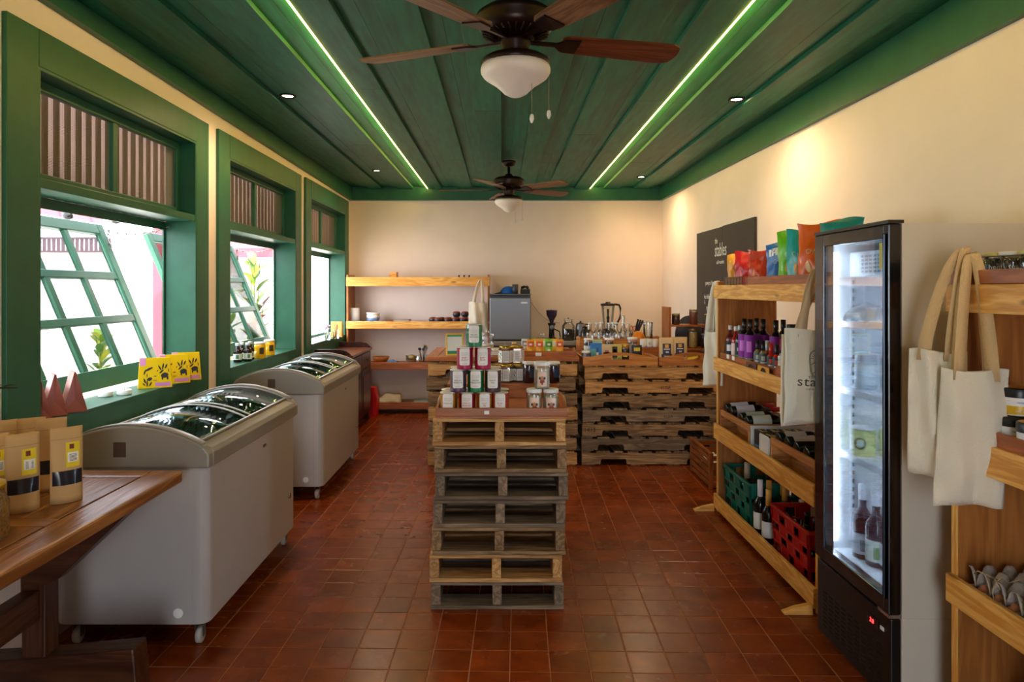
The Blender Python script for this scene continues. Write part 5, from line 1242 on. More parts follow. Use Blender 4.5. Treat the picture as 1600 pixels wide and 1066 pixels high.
# ------------------------------------------------------------------ goods on the right shelf unit
def yat(px, x): return x*F/(px-VX)       # distance at which a point x metres to the right lies on this sight line
SZ = [.055, .5075, .9525, 1.4205]
CRM = plain('#f2e4c8', .6)
bags = [  # px, x, z, w, h, d, colour, rz, label, blobs, title
 (1149, 1.56, .15, .26, .06, '#d99a3a', 'clear bag of golden corn puffs with a blue label, leftmost on the top shelf', [(.3+.2*(i % 3)+.05*(i//3 % 2), .18+.10*(i//3), .10, ['#e8b44a', '#c8862a', '#f0c860'][i % 3]) for i in range(21)], None),
 (1168, 1.56, .19, .27, .07, '#c01c28', 'bright red snack bag beside the corn puffs', [(.3, .45, .14, '#f08a8a'), (.6, .35, .12, '#7a101c')], None),
 (1190, 1.56, .19, .27, .07, '#c23a22', 'red and orange snack bag with a silver edge, behind the clear caddy', [(.35, .45, .15, '#f0a070'), (.6, .3, .2, '#e8602a')], None),
 (1209, 1.65, .18, .27, .07, '#8a1420', 'dark red snack bag left of the blue bag', [(.4, .3, .12, '#c83a2a')], None),
 (1219, 1.57, .20, .29, .07, '#2a6cb8', 'blue and white snack bag behind the green one', [(.3, .2, .12, '#e8c87a'), (.55, .16, .12, '#f0d8a0')], 'Crisps'),
 (1239, 1.53, .20, .335, .08, '#6cc21e', 'bright green snack bag with printed crisps', [(.35, .42, .12, '#f0c040'), (.62, .30, .12, '#f0b83a'), (.42, .14, .12, '#f5cc50'), (.25, .25, .1, '#e8c040')], 'CHIPS'),
 (1256, 1.53, .20, .335, .08, '#1ea6a8', 'teal snack bag with orange wedges print', [(.35, .40, .13, '#e0a060'), (.5, .28, .14, '#d88a4a'), (.35, .15, .16, '#d0804a')], 'CHIPS'),
 (1278, 1.53, .21, .355, .08, '#e8641c', 'orange snack bag with pale slices print beside the fridge', [(.35, .40, .13, '#f5dca0'), (.6, .30, .13, '#f2e8c8'), (.4, .18, .13, '#f5e0b0')], 'CHIPS'),
 (1312, 1.53, .20, .345, .08, '#1c8c86', 'dark teal snack bag mostly hidden by the fridge top', [], None)]
for i, (px, x, w_, h, d_, c, lab, bl, ti) in enumerate(bags):
    chips(lab, (x, yat(px, x), SZ[3]), w_, h, d_, c, R(-50+3*(i % 2)), '#f0ece4' if i in (4,) else None, bl, ph=i*1.3, title=ti, lean=R(-3))
chips('second green snack bag behind the first green one', (1.66, 3.72, SZ[3]), .19, .335, .06, '#5aae1c', R(-60), ph=4)
o = thing('plastic_caddy', 'clear plastic caddy in front of the red snack bags', 'caddy', (1.42, 4.10, SZ[3]), R(0))
mb = MB()
for k in range(7): mb.box(0, .003, -.02+k*.055, -.017+k*.055, 0, .105)
mb.box(0, .003, -.02, .32, .0, .006).box(0, .003, -.02, .32, .098, .105).box(0, .07, -.02, -.017, 0, .105).box(0, .07, .317, .32, 0, .105)
mb.build('caddy_frame', glassy((.9, .9, .92), .8, .03, .25), o); B('panel', CLEAR, o, .001, .002, -.017, .317, .006, .098)
o = thing('wooden_box', 'reddish wooden box holding the tall green and teal snack bags', 'box', (1.415, 3.12, SZ[3]))
MH = mahog
B('front_wall', MH('y'), o, 0, .012, 0, .86, 0, .10, bevel=.002); B('end_wall', MH('x'), o, .0125, .06, .848, .86, 0, .10, bevel=.002); B('end_wall', MH('x'), o, .0125, .06, 0, .012, 0, .10, bevel=.002)
B('price_label', PAPER, o, -.0015, -.0003, .42, .455, -.001, .03)
# second shelf: riser tray
o = thing('bottle_riser', 'reddish shallow tray carrying the sauce bottles on the second shelf', 'tray', (1.415, 3.10, SZ[2]))
B('base', MH('y'), o, .0125, .33, 0, 1.38, 0, .055); B('front_wall', MH('y'), o, 0, .012, 0, 1.38, 0, .088, bevel=.002)
for y in (1.10, 1.20): B('price_label', PAPER, o, -.0015, -.0003, y, y+.045, .062, .087)
RZ = SZ[2]+.0555
blk = plain('#151013', .15, name='dark glass'); grn = plain('#1c2a14', .15)
bottle('ketchup bottle with white cap and black label, leftmost on second shelf', (1.47, yat(1141, 1.47), RZ), .027, .205, plain('#5a1016', .15), 'cap', '#e8e6e2', '#20242c', group='sauce bottles on the second shelf', deco=[(.22, .42, '#e8ecf0', 'label_print', -2.7, -1.6)])
bottle('bright red sauce bottle with white cap and pale label', (1.47, yat(1148, 1.47)-.02, RZ), .027, .205, plain('#a8141c', .15), 'cap', '#f0eeea', '#e8d0cc', group='sauce bottles on the second shelf')
bottle('dark bottle with white cap and green trimmed black label', (1.47, yat(1156, 1.47), RZ), .027, .215, grn, 'cap', '#d8dcd4', '#14181a', group='sauce bottles on the second shelf', deco=[(.12, .17, '#6ab83a', 'label_print', -3.1, -.6), (.28, .38, '#e0e4e0', 'label_print', -2.5, -1.5)])
pp = bottle('tall black wine bottle with bright purple label, left of the front pair', (1.455, yat(1163, 1.455), RZ), .034, .262, blk, 'capsule', '#0c0c0e', '#8a1c9c', group='purple labelled bottles', caph=.2, lz=(.10, .66), neck=.26, deco=[(.10, .14, '#8ac83a', 'label_print', -3.3, -.4), (.28, .52, '#d878d8', 'label_print', -2.75, -1.95)])
dup(pp, (1.46, yat(1170.5, 1.46)-.02, RZ), R(12), 'tall black wine bottle with bright purple label, right of the front pair')
dup(pp, (1.55, 4.20, RZ), R(40), 'purple labelled bottle behind the front pair, left one')
dup(pp, (1.545, 4.08, RZ), R(40), 'purple labelled bottle behind the front pair, right one')
dup(pp, (1.56, 3.93, RZ), R(90), 'purple labelled bottle with only dark shoulders showing above the small sauces')
dup(pp, (1.63, 4.00, RZ), R(90), 'rearmost dark bottle neck showing above the small sauces')
hs = [(1184, 1.455, '#8a7a4a', '#16181c', '#5a6a64', 'green labelled hot sauce bottle, leftmost of the small ones', .150), (1192.5, 1.455, '#9a8a5a', '#16181c', '#4a5a62', 'grey labelled hot sauce bottle, second of the small ones', .150),
      (1199, 1.49, '#c85a2a', '#d8dcdc', '#3a4048', 'hot sauce bottle with a pale neck seal, third of the small ones', .15), (1205, 1.44, '#c81c14', '#c81c1c', '#3a4250', 'hot sauce bottle with a bright red neck seal', .150), (1214, 1.44, '#c81810', '#14161a', '#3c4654', 'bright red hot sauce bottle with a black neck seal', .150),
      (1222, 1.53, '#3a1418', '#a81c2c', '#c8c4c0', 'small bottle with a crimson neck behind the white jars', .165), (1229, 1.53, '#2a1c18', '#24241f', '#8a8480', 'small bottle with a dark neck behind the white jars', .165)]
for px, x, g_, cap_, lb, lab, h in hs:
    bottle(lab, (x, yat(px, x), RZ), .0215, h, plain(g_, .15), 'neck_seal', cap_, lb, group='small hot sauce bottles', neck=.36, nr=.45, caph=.34, lz=(.14, .56), deco=[(.18, .26, '#e8e8e8', 'label_print', -2.6, -1.0), (.3, .46, '#d8522a' if px > 1195 and px < 1216 else '#c8ccc0', 'label_print', -2.4, -1.5)])
jar('white jar with dark writing right of the hot sauces', (1.435, yat(1224, 1.435), RZ), .026, .10, plain('#d8d0cc', .5), plain('#e8e4e0', .4), '#eceae8', glass=False, group='white jars on second shelf', deco=[(.42, .52, '#4a4a52', -2.5, -1.3)])
jar('white jar partly hidden behind the tote bag', (1.435, yat(1233, 1.435)+.0, RZ), .026, .10, plain('#d8d0cc', .5), plain('#e8e4e0', .4), '#eceae8', glass=False, group='white jars on second shelf')
jar('tall corked bottle jar behind the hot sauces', (1.70, yat(1206, 1.62)-.1, RZ), .03, .235, plain('#1a1414', .2), plain('#141214', .4), None, glass=False)
for i, (y, c, nm) in enumerate(((3.78, '#6a3a2c', 'brown'), (3.60, '#d89a2c', 'amber'))):
    o = thing('carton_tray', '%s carton with an arched cut-out in front of the sauces' % nm, 'carton', (1.392, y, 1.008))
    pts = [(0, 0), (0, .04), (.16, .04), (.16, 0)]+[(.08+.045*math.cos(PI*t/8), .028*math.sin(PI*t/8)) for t in range(9)]
    pts = [(.0, .0), (.0, .03), (.16, .03), (.16, 0)]+[(.08+.04*math.cos(PI*t/8), .022*math.sin(PI*t/8)) for t in range(9)]
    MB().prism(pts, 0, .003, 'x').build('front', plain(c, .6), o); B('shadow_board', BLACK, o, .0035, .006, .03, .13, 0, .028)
o = thing('small_wooden_crate', 'small reddish wooden box in front of the white jars', 'box', (1.388, 3.25, 1.0085)); B('front', MH('y'), o, 0, .018, 0, .24, 0, .055, bevel=.002); B('side', MH('y'), o, .0, .018, .2405, .25, 0, .05)
# third shelf: wine crates
def wine_crate(label, y0, y1, bottles_, bl):
    o = thing('wine_crate', label, 'crate', (1.412, y0, SZ[1]), 0, 'wine crates on the third shelf'); L_ = y1-y0; Dp = .33
    cw = lambda ax: wood('#c98a4c', '#a5652c', axis=ax, rough=.5, vary=.06, knots=True)
    for yy in (0, L_-.016): B('end_wall', cw('x'), o, 0, Dp, yy, yy+.016, 0, .165, bevel=.002)
    B('top_rail', cw('y'), o, -.0005, .014, .0165, L_-.0165, .128, .165, bevel=.002); B('back_wall', cw('y'), o, Dp-.014, Dp, .0165, L_-.0165, 0, .165, bevel=.002)
    B('low_board', cw('y'), o, .10, .112, .0165, L_-.0165, .0, .07, bevel=.002); B('rack_board', cw('y'), o, .016, Dp-.016, .0165, L_-.0165, .118, .127)
    return o
wine_crate('far wine crate with four bottles lying on top, left end of third shelf', 3.95, 4.47, 4, None)
wine_crate('near wine crate with dark wines, right end of third shelf', 3.10, 3.63, 4, None)
bg = plain('#0e1210', .12, name='bottle glass')
def lying(label, y, z, c_caps, lab, yaw=0, x=1.425, up=0, foilc=None):
    o = bottle(label, (x, y, z), .037, .30, bg, 'capsule', c_caps, lab, group='wine bottles lying in the crates', caph=.2, lz=(.10, .46), neck=.30, nr=.36, rot=(0, PI/2-R(up), R(yaw)), deco=[(.24, .30, '#8a8a94', 'label_print', PI-.5, PI+.1), (.34, .37, '#9a9aa2', 'label_print', PI-.6, PI+.2)])
    return o
zb_ = SZ[1]+.128+.0375
lying('wine bottle with red capsule and white label, farthest in the far crate', 4.40, zb_+.01, '#b8141c', '#d8d6e6', -2, up=5); lying('wine bottle with red capsule and white label, second in the far crate', 4.30, zb_+.01, '#c01820', '#dcdae8', -4, up=4)
lying('wine bottle with pale green label and black neck, third in the far crate', 4.13, zb_, '#2a5a7a', '#c8d2c4', 0, up=3); lying('wine bottle with pale green label, nearest in the far crate', 4.03, zb_, '#101418', '#ccd6c8', 0, up=2)
lying('wine bottle with white script label, farthest in the near crate', 3.565, zb_, '#121214', '#cfcbc8', 0, up=2); lying('wine bottle with white script label, second in the near crate', 3.46, zb_, '#121214', '#d4d0cc', 0, up=2)
lying('dark unlabelled wine bottle, third in the near crate', 3.35, zb_, '#121214', None, 0, up=1); lying('dark unlabelled wine bottle, nearest in the near crate', 3.24, zb_, '#121214', None, 0, up=1)
o = thing('display_carton', 'long white display carton of small black and yellow packs between the crates', 'carton', (1.412, 3.66, SZ[1]))
WC = plain('#dcdad8', .6)
B('left_wall', WC, o, 0, .36, .262, .265, 0, .165); B('right_wall', WC, o, 0, .36, .0, .003, 0, .15); B('front_wall', WC, o, 0, .003, .0035, .12, 0, .155); B('front_panel', WC, o, -.0035, -.0005, .0, .12, .0, .15); B('floor_card', WC, o, .0035, .355, .0035, .2615, 0, .003)
for i in range(5):
    for j in range(2):
        if j == 1 and i == 4: continue
        p = thing('small_pack', 'small black pack with yellow mark in the white carton, %s row, %s' % (('near', 'far')[j], ('front', 'second', 'third', 'fourth', 'rear')[i]), 'pack', (1.425+i*.068, 3.685+j*.115, SZ[1]+.0035), 0, 'black and yellow packs')
        B('pack', plain('#17171a', .4), p, 0, .055, 0, .10, 0, .148, bevel=.002); B('yellow_mark', plain('#e8d42a', .5), p, .012, .022, .02, .08, .1485, .1492); B('yellow_mark', plain('#e8d42a', .5), p, .023, .045, .02, .035, .1485, .1492)
        B('side_print', plain('#4a7a9a', .5), p, -.0012, -.0003, .01, .09, .03, .07)
# bottom shelf: plastic crates
def plastic_crate(label, x0, y0, L_, D_, h, col, tilt=0):
    o = thing('plastic_crate', label, 'crate', (x0, y0, SZ[0]), 0, 'plastic crates on the bottom shelf'); m = plain(col, .4, name='crate plastic'); tp = .02
    def wall(a0, a1, b0, b1, nm):       # a: bottom corner pts, b: top corner pts
        a0, a1, b0, b1 = map(Vector, (a0, a1, b0, b1)); mb = MB(); n = 5
        def q(s_, t): return a0.lerp(a1, s_).lerp(b0.lerp(b1, s_), t)
        for k in range(n+1): mb.beam(q(k/n, 0), q(k/n, 1), .016, .006)
        for t, w_ in ((0, .02), (.28, .014), (.5, .014), (.72, .014), (1, .022)): mb.beam(q(0, t), q(1, t), .010, w_)
        for k in range(n):
            for j, (t0, t1) in enumerate(((.02, .28), (.5, .72)) if k % 2 else ((.28, .5), (.72, .97))):
                A, B_, C_, D__ = q((k+.12)/n, t0), q((k+.88)/n, t0), q((k+.88)/n, t1), q((k+.12)/n, t1); mb.add([A, B_, C_, D__], [(0, 1, 2, 3)])
        return mb.build(nm, m, o, solid=0)
    A = [(tp, tp, .006), (D_-tp, tp, .006), (D_-tp, L_-tp, .006), (tp, L_-tp, .006)]; T_ = [(0, 0, h), (D_, 0, h), (D_, L_, h), (0, L_, h)]
    for k in range(4): wall(A[k], A[(k+1) % 4], T_[k], T_[(k+1) % 4], 'lattice_wall')
    mb = MB(); mb.tube([(0, 0, h), (D_, 0, h), (D_, L_, h), (0, L_, h)], .010, 6, True); mb.build('rim', m, o)
    B('base', m, o, tp, D_-tp, tp, L_-tp, 0, .005)
    return o
plastic_crate('green plastic lattice crate on the bottom shelf', 1.428, 3.98, .46, .33, .26, '#0e6b58')
plastic_crate('red plastic lattice crate on the bottom shelf', 1.428, 3.22, .44, .33, .25, '#b3180f')
champ = bottle('champagne bottle with silver foil top standing in the green crate', (1.52, 4.28, SZ[0]+.0055), .042, .31, plain('#1c2a1a', .12), 'foil', '#b0a088', None, group=None, caph=.30, neck=.34)
sb = [(1180, 1.47, '#d8d4dc', '#e8e4e0', .305, 'wine bottle with white capsule and white label between the two crates'), (1193, 1.52, '#c8943a', None, .30, 'gold foiled bottle, left one beside the red crate'), (1201, 1.465, '#d09a3c', '#d8d8d8', .29, 'gold foiled bottle with a white label nearest the aisle'), (1203, 1.62, '#c8c4d0', None, .31, 'bottle with lilac grey capsule at the back between the crates'), (1216, 1.60, '#c09038', None, .31, 'gold foiled bottle behind the red crate, left one'), (1226, 1.585, '#c8983c', None, .295, 'gold foiled bottle behind the red crate, right one')]
for px, x, cc, lb, h, lab in sb:
    y = yat(px, x); y = max(3.71, min(3.93, y))
    bottle(lab, (x, y, SZ[0]), .036, h, bg, 'foil', cc, lb, group='bottles standing on the bottom shelf', caph=.30, neck=.32, lz=(.12, .42))
c0 = None
for i in range(3):
    for j in range(4):
        lab = 'dark bottle neck in the red crate, %s row, %s from the near end' % (('aisle', 'middle', 'wall')[i], ('first', 'second', 'third', 'fourth')[j]); loc = (1.49+i*.095, 3.29+j*.098, SZ[0]+.0055)
        if c0 is None: c0 = bottle(lab, loc, .036, .225, bg, 'cap', '#101014', None, group='dark bottles in the red crate', neck=.32)
        else: dup(c0, loc, 0, lab)
g1 = None
for i, (x, y) in enumerate(((1.52, 4.10), (1.64, 4.12), (1.65, 4.28))):
    lab = 'dark green bottle in the green crate, %s one' % ('nearest the aisle', 'near the wall', 'rear')[i]
    if g1 is None: g1 = bottle(lab, (x, y, SZ[0]+.0055), .036, .235, bg, 'cap', '#15181a', None, group='dark bottles in the green crate', neck=.32)
    else: dup(g1, (x, y, SZ[0]+.0055), 0, lab)
# tote bags
tote('cream tote bag printed with an oval sunrise emblem, hanging beside the fridge', (1.365, 3.0, 1.275), R(2), .27, .40, .27, CANV, 'tote bags on the shelf ends', fold=.012, ph=1, apex=(.04, .05), logo=True, strapmat=plain('#c9ad8c', .9, bump=.3, bscale=250))
tote('plain cream tote bag hanging behind the printed one', (1.372, 3.045, 1.25), R(-4), .27, .405, .22, CANV, 'tote bags on the shelf ends', fold=.01, ph=3, apex=(.05, .03), strapmat=plain('#c9ad8c', .9, bump=.3, bscale=250), th=.008)
tote('folded cream tote bag hanging at the far end of the wine shelf', (1.395, 4.56, 1.17), R(-52), .15, .36, .33, CANV, 'tote bags on the shelf ends', fold=.02, ph=2, apex=(.03, 0), th=.02)
tote('second narrow tote bag edge behind the far hanging one', (1.43, 4.60, 1.16), R(-60), .13, .34, .33, CANV, 'tote bags on the shelf ends', fold=.02, ph=5, apex=(.02, .02), th=.014)
tote('tan shadowed tote bag folded over at the near shelf, left of the pair', (1.325, 2.10, 1.262), R(-35), .15, .375, .31, CANV, 'tote bags on the shelf ends', fold=.035, ph=0.5, apex=(.07, .02), th=.02, strapmat=CANT)
tote('wide cream tote bag in front at the near shelf, right of the pair', (1.375, 2.005, 1.215), R(-24), .165, .40, .34, CANV, 'tote bags on the shelf ends', fold=.02, ph=2.4, apex=(-.0, .06), th=.02, strapmat=CANT, skew=-.02)
# near unit goods
o = thing('shelf_tray', 'reddish wooden tray under the spice jars on the near shelf', 'tray', (1.41, .85, 1.4645)); B('front_wall', MH('y'), o, -.012, 0, 0, 1.30, .0, .042, bevel=.003); B('base', MH('y'), o, .0005, .33, 0, 1.30, .0, .012)
lids = ['#d8d4cc', '#c8c07a', '#dcd8d0', '#c8c07a']
sc = ['#2c1420', '#4a4a30', '#6a5448', '#3a3a2a']
sj = [(1528, 'berry', 'leftmost'), (1556, 'green herb', 'second from left'), (1581, 'mixed', 'third from left'), (1612, 'herb', 'fourth, cut by the picture edge')]
for i, (px, nm, ps) in enumerate(sj):
    x = 1.48; y = yat(px, x)
    oj = jar('ribbed glass jar of %s spice with pale lid, %s' % (nm, ps), (x, y, 1.475), .030, .084, plain(sc[i], .7, bump=1, bscale=160, var=.5), plain(lids[i], .4), None, group='ribbed spice jars on the near shelf', lidh=.13, lidr=1.08)
    mb = MB()
    for k in range(16): a = 2*PI*k/16; mb.tube([(math.cos(a)*.0295, math.sin(a)*.0295, .006), (math.cos(a)*.0308, math.sin(a)*.0308, .062)], .0022, 5)
    mb.build('glass_ribs', GB, oj)
    curved_text(('berries', 'herbs', 'tea', 'mint')[i], .02, WHITE, oj, .033, .034, -PI/2-.5)
for i in range(3):
    x = 1.57; jar('ribbed glass jar in the back row of the near shelf, %s' % ('left', 'middle', 'right')[i], (x, yat((1560, 1590, 1625)[i], x), 1.475), .030, .084, plain(sc[(i+1) % 4], .7, bump=1, bscale=160, var=.5), plain(lids[i], .4), None, group='ribbed spice jars on the near shelf', lidh=.13, lidr=1.08)
o = thing('shelf_tray', 'reddish wooden tray under the yellow labelled tubs on the near shelf', 'tray', (1.415, .85, .9405)); B('front_wall', MH('y'), o, -.004, .008, 0, 1.28, .0, .100, bevel=.003); B('base', MH('y'), o, .0085, .33, 0, 1.28, .05, .062)
def tub(label, x, y, z):
    o = thing('yellow_tub', label, 'jar', (x, y, z), 0, 'yellow and white labelled tubs'); r = .045; h = .083
    for nm, pr, c in (('base', [(0, 0), (r*.9, 0), (r*.96, .004), (r*.96, .03)], '#1a1a1c'), ('body', [(r*.97, .004), (r*.985, .055), (0, .055)], '#d8d4cc'), ('yellow_band', [(r*.99, .008), (r*.995, .032)], '#e0b01c'), ('white_band', [(r*.995, .032), (r, .055)], '#ecebea'), ('lid', [(r*1.02, .055), (r*1.03, .059), (r*1.03, .078), (r*.98, .082), (0, .082)], '#16181c'), ('lid_label', [(0, .0826), (r*.92, .0826)], '#c88a2a')):
        MB().lathe(pr, 26, cap=False).build(nm, plain(c, .35), o)
    curved_text('natural', .009, plain('#5a6a7a', .6), o, r+.001, .040, -PI/2-.4); curved_text('body butter', .006, WHITE, o, r+.0008, .016, -PI/2-.4)
    return o
x = 1.475
tb = tub('yellow and white tub with black lid, lower left of the stack', x, yat(1583, x), 1.003); tub('yellow and white tub with black lid, on top of the stack', x+.01, yat(1590, x+.01), 1.003+.0832); tub('yellow and white tub at the right, cut off by the picture edge', x-.015, yat(1617, x-.02), 1.003)
tub('yellow tub behind the stack, hidden at the back', x+.09, yat(1600, x+.09), 1.003)
# egg cartons
EG = plain('#a59a90', .95, bump=.5, bscale=90, var=.08, name='paper pulp')
def egg_tray(label, x0, y0, z0, nx=5, ny=6, p=.062):
    o = thing('egg_carton', label, 'egg carton', (x0, y0, z0), 0, 'egg cartons')
    def top(u, v_):
        a = u*nx; b_ = v_*ny; ca = abs(math.cos(PI*a)); cb = abs(math.cos(PI*b_))
        c = (max(0, min(math.cos(2*PI*a), 1)*.5+.5)*max(0, math.cos(2*PI*b_)*.5+.5))**.5
        return (a*p, b_*p, .050+.052*min(1, c*1.18)+.002*noise.noise(Vector((a*3, b_*3, 1))))
    def bot(u, v_):
        a = u*nx; b_ = v_*ny
        c = (max(0, -math.cos(2*PI*a)*.5+.5)*max(0, -math.cos(2*PI*b_)*.5+.5))**.6
        return (a*p, b_*p, .046-.044*c)
    MB().grid(top, nx*8, ny*8, True).build('upper_tray', EG, o, solid=.002); MB().grid(bot, nx*6, ny*6, True).build('lower_tray', EG, o, solid=.002)
    return o
ex, ey, ez = 1.435, 1.73, .475+.0
EYS = [1.735, 1.35, .96]
names_e = ['farthest', 'middle', 'nearest']
eg0 = None
for t, yy in enumerate(EYS):
    lab = 'grey pulp egg carton tied with twine, %s on the near shelf' % names_e[t]
    if eg0 is None: eg0 = egg_tray(lab, 1.425, yy, .5025, 5, 6)
    else: dup(eg0, (1.425, yy, .5025), 0, lab)
em = MB().lathe([(.0205*math.sin(PI*k/10)**.9 if 0 < k < 10 else 0, .0265-.0275*math.cos(PI*k/10)*(1.0)) for k in range(11)], 14, cap=False)
egg = None; EGM = plain('#c07a50', .45, name='brown egg shell')
for t, yy in enumerate(EYS[:2]):
    for j in range(6):
        loc = (1.425+.062*.5, yy+.062*(j+.5), .5025+.012); lab = 'brown egg at the aisle edge of the %s carton, %s from its near end' % (names_e[t], ('first', 'second', 'third', 'fourth', 'fifth', 'sixth', 'seventh', 'eighth')[j])
        if egg is None: egg = em.build('egg', EGM); egg.location = loc; tag(egg, lab, 'egg', 'eggs in the cartons')
        else: e = egg.copy(); COL.objects.link(e); e.location = loc; e['label'] = lab
TW2 = plain('#b59a78', .9)
for t, yy in enumerate((1.80, 1.99, 1.62, 1.45)):
    o = thing('twine', 'piece of twine tied over the egg cartons, %s' % ('second from the far end', 'at the far end', 'third from the far end', 'fourth from the far end')[t], 'twine', (0, 0, 0), 0, 'twine on the egg cartons')
    rr = random.Random(t)
    MB().tube([(1.425+.27*k/14, yy+rr.uniform(-.006, .006), .609+.010*math.sin(k*2.1)) for k in range(15)]+[(1.71, yy, .53)], .0022, 5).build('strand', TW2, o)
    MB().tube([(1.424, yy, .61), (1.418, yy+.003, .57), (1.424, yy, .53)], .0022, 5).build('strand', TW2, o); MB().tube([(1.43, yy, .61), (1.40, yy+.04, .62), (1.41, yy+.07, .60)], .0018, 4).build('loose_end', TW2, o); MB().tube([(1.43, yy, .61), (1.40, yy-.03, .625), (1.40, yy-.05, .605)], .0018, 4).build('loose_end', TW2, o)
o = thing('shelf_price_card', 'white price card on the front of the egg shelf', 'label', (1.3935, 1.68, .488)); B('card', PAPER, o, -.0015, -.0003, 0, .075, 0, .052); text('eggs', .018, plain('#5a6aa8', .7), o, (-.0022, .0375, .018), LEFTW)
o = thing('dark_bin', 'dark blue grey open bin on the floor of the near shelf', 'bin', (1.43, 1.55, .0555))
mb = MB().lathe([(.10, 0), (.13, .2), (.142, .21), (.142, .225), (.13, .225), (.125, .2), (.095, .01), (0, .01)], 4, cap=False, smooth=False, M=Matrix.Translation((.15, .2, 0)) @ Matrix.Rotation(PI/4, 4, 'Z') @ Matrix.Diagonal((1.35, 1.35, 1.3, 1)))
mb.build('bin_body', plain('#2e3a44', .5), o, bevel=.01)
# fridge goods
FL = .3855+.0
def fcan(label, x, y, z, r, h, c, lid='#e8ecee', lab=None):
    return jar(label, (x, y, z), r, h, plain(c, .35), plain(lid, .3), lab, cat='tub', glass=False, lidh=.06, lidr=1.01, group='tubs in the fridge')
zc_ = 1.0555
fcan('large white tub on the middle fridge shelf, left one', X(1353, 2.72), 2.72, zc_, .040, .146, '#b8c8ce', lab='#d8e6ea'); fcan('large white tub on the middle fridge shelf, right one', X(1353, 2.72)+.085, 2.69, zc_, .040, .146, '#b8c8ce', lab='#d8e6ea')
t_ = fcan('pale yellow tub with dark round badge on the lower fridge shelf, left one', X(1349, 2.72), 2.72, .7955, .045, .112, '#c9cf86')
MB().add([(.0465*math.cos(-PI/2-.75+.5*math.cos(k*PI/8)), .0465*math.sin(-PI/2-.75+.5*math.cos(k*PI/8)), .052+.023*math.sin(k*PI/8)) for k in range(16)], [tuple(range(16))]).build('badge', plain('#2c3a3a', .5), t_); MB().grid(lambda u, v_: ((.0470)*math.cos(-PI/2-.75+(u-.5)*.5), .0470*math.sin(-PI/2-.75+(u-.5)*.5), .042+v_*.022), 6, 1).build('badge_centre', plain('#c8e0d8', .5), t_)
fcan('pale yellow tub on the lower fridge shelf, right one', X(1349, 2.72)+.098, 2.70, .7955, .045, .112, '#c9cf86')
for i, (px, y, lc) in enumerate(((1348, 2.735, '#dfe6ea'), (1369, 2.655, '#e6eadc'), (1392, 2.60, '#dfe6ea'))):
    b2 = bottle('dark wine bottle with white cap in the fridge, %s' % ('left', 'middle', 'right, behind the door frame')[i], (X(px, y), y, FL), .038, .288, plain('#10162c', .12), 'capsule', '#e4ecf2', lc, group='wine bottles in the fridge', caph=.20, neck=.34, lz=(.08, .36), deco=[(.12, .28, '#5a6a72' if i != 1 else '#5a8a4a', 'label_print', -2.3, -1.5)])
o = thing('bread_bag', 'clear bag with a bread roll on the top fridge shelf', 'bag', (X(1350, 2.7), 2.68, 1.3255))
MB().grid(lambda u, v_: ((u-.5)*.15, (v_-.5)*.13, .07*(math.sin(PI*u)*math.sin(PI*v_))**.5+.006*math.sin(20*u+9*v_)), 14, 10).build('plastic', plain('#d4d4d4', .2, alpha=.45), o); MB().lathe([(0, .004), (.03, .01), (.038, .025), (.025, .042), (0, .048)], 14, cap=False).build('bread_roll', plain('#c8a878', .8), o)

# slatted crate on the floor by the counter
o = thing('slatted_crate', 'brown slatted wooden crate on the floor beside the pallet counter', 'crate', (1.50, 4.99, 0))
sw = lambda ax: wood('#a9602c', '#7c3f18', axis=ax, rough=.4, vary=.08)
for x0 in (0, .33):
    for y0 in (0, .50): B('corner_post', sw('z'), o, x0, x0+.028, y0, y0+.028, 0, .262, bevel=.003)
for k in range(5): 
    z = .012+k*.048
    for x0 in (.004, .344): B('slat', sw('y'), o, x0, x0+.010, .0285, .4995, z, z+.034, bevel=.001)
    for y0 in (.004, .508): B('slat', sw('x'), o, .0285, .3295, y0, y0+.010, z, z+.034, bevel=.001)
B('base', sw('x'), o, .015, .34, .015, .51, .004, .0115)
for x0 in (.001, .333): B('top_rail', sw('y'), o, x0, x0+.024, .0285, .4995, .250, .264, bevel=.002)
bottle('white-topped bottle lying in the slatted floor crate', (1.60, 5.06, .05), .035, .25, plain('#8a9a94', .2), 'cap', '#e8ecec', '#d8dcdc', rot=(0, PI/2, R(10)))
o = thing('paper_scrap', 'crumpled white paper in the slatted floor crate', 'paper', (1.62, 5.30, .012)); MB().grid(lambda u, v_: ((u-.5)*.16, (v_-.5)*.14, .13+.03*math.sin(9*u+3*v_)+.02*math.sin(17*v_)), 8, 8, False).build('sheet', PAPER, o, solid=.002)
o = thing('packed_box', 'brown box inside the slatted floor crate under the paper', 'box', (1.62, 5.30, .012)); B('box', plain('#6a5a48', .8), o, -.08, .08, -.07, .07, 0, .098)

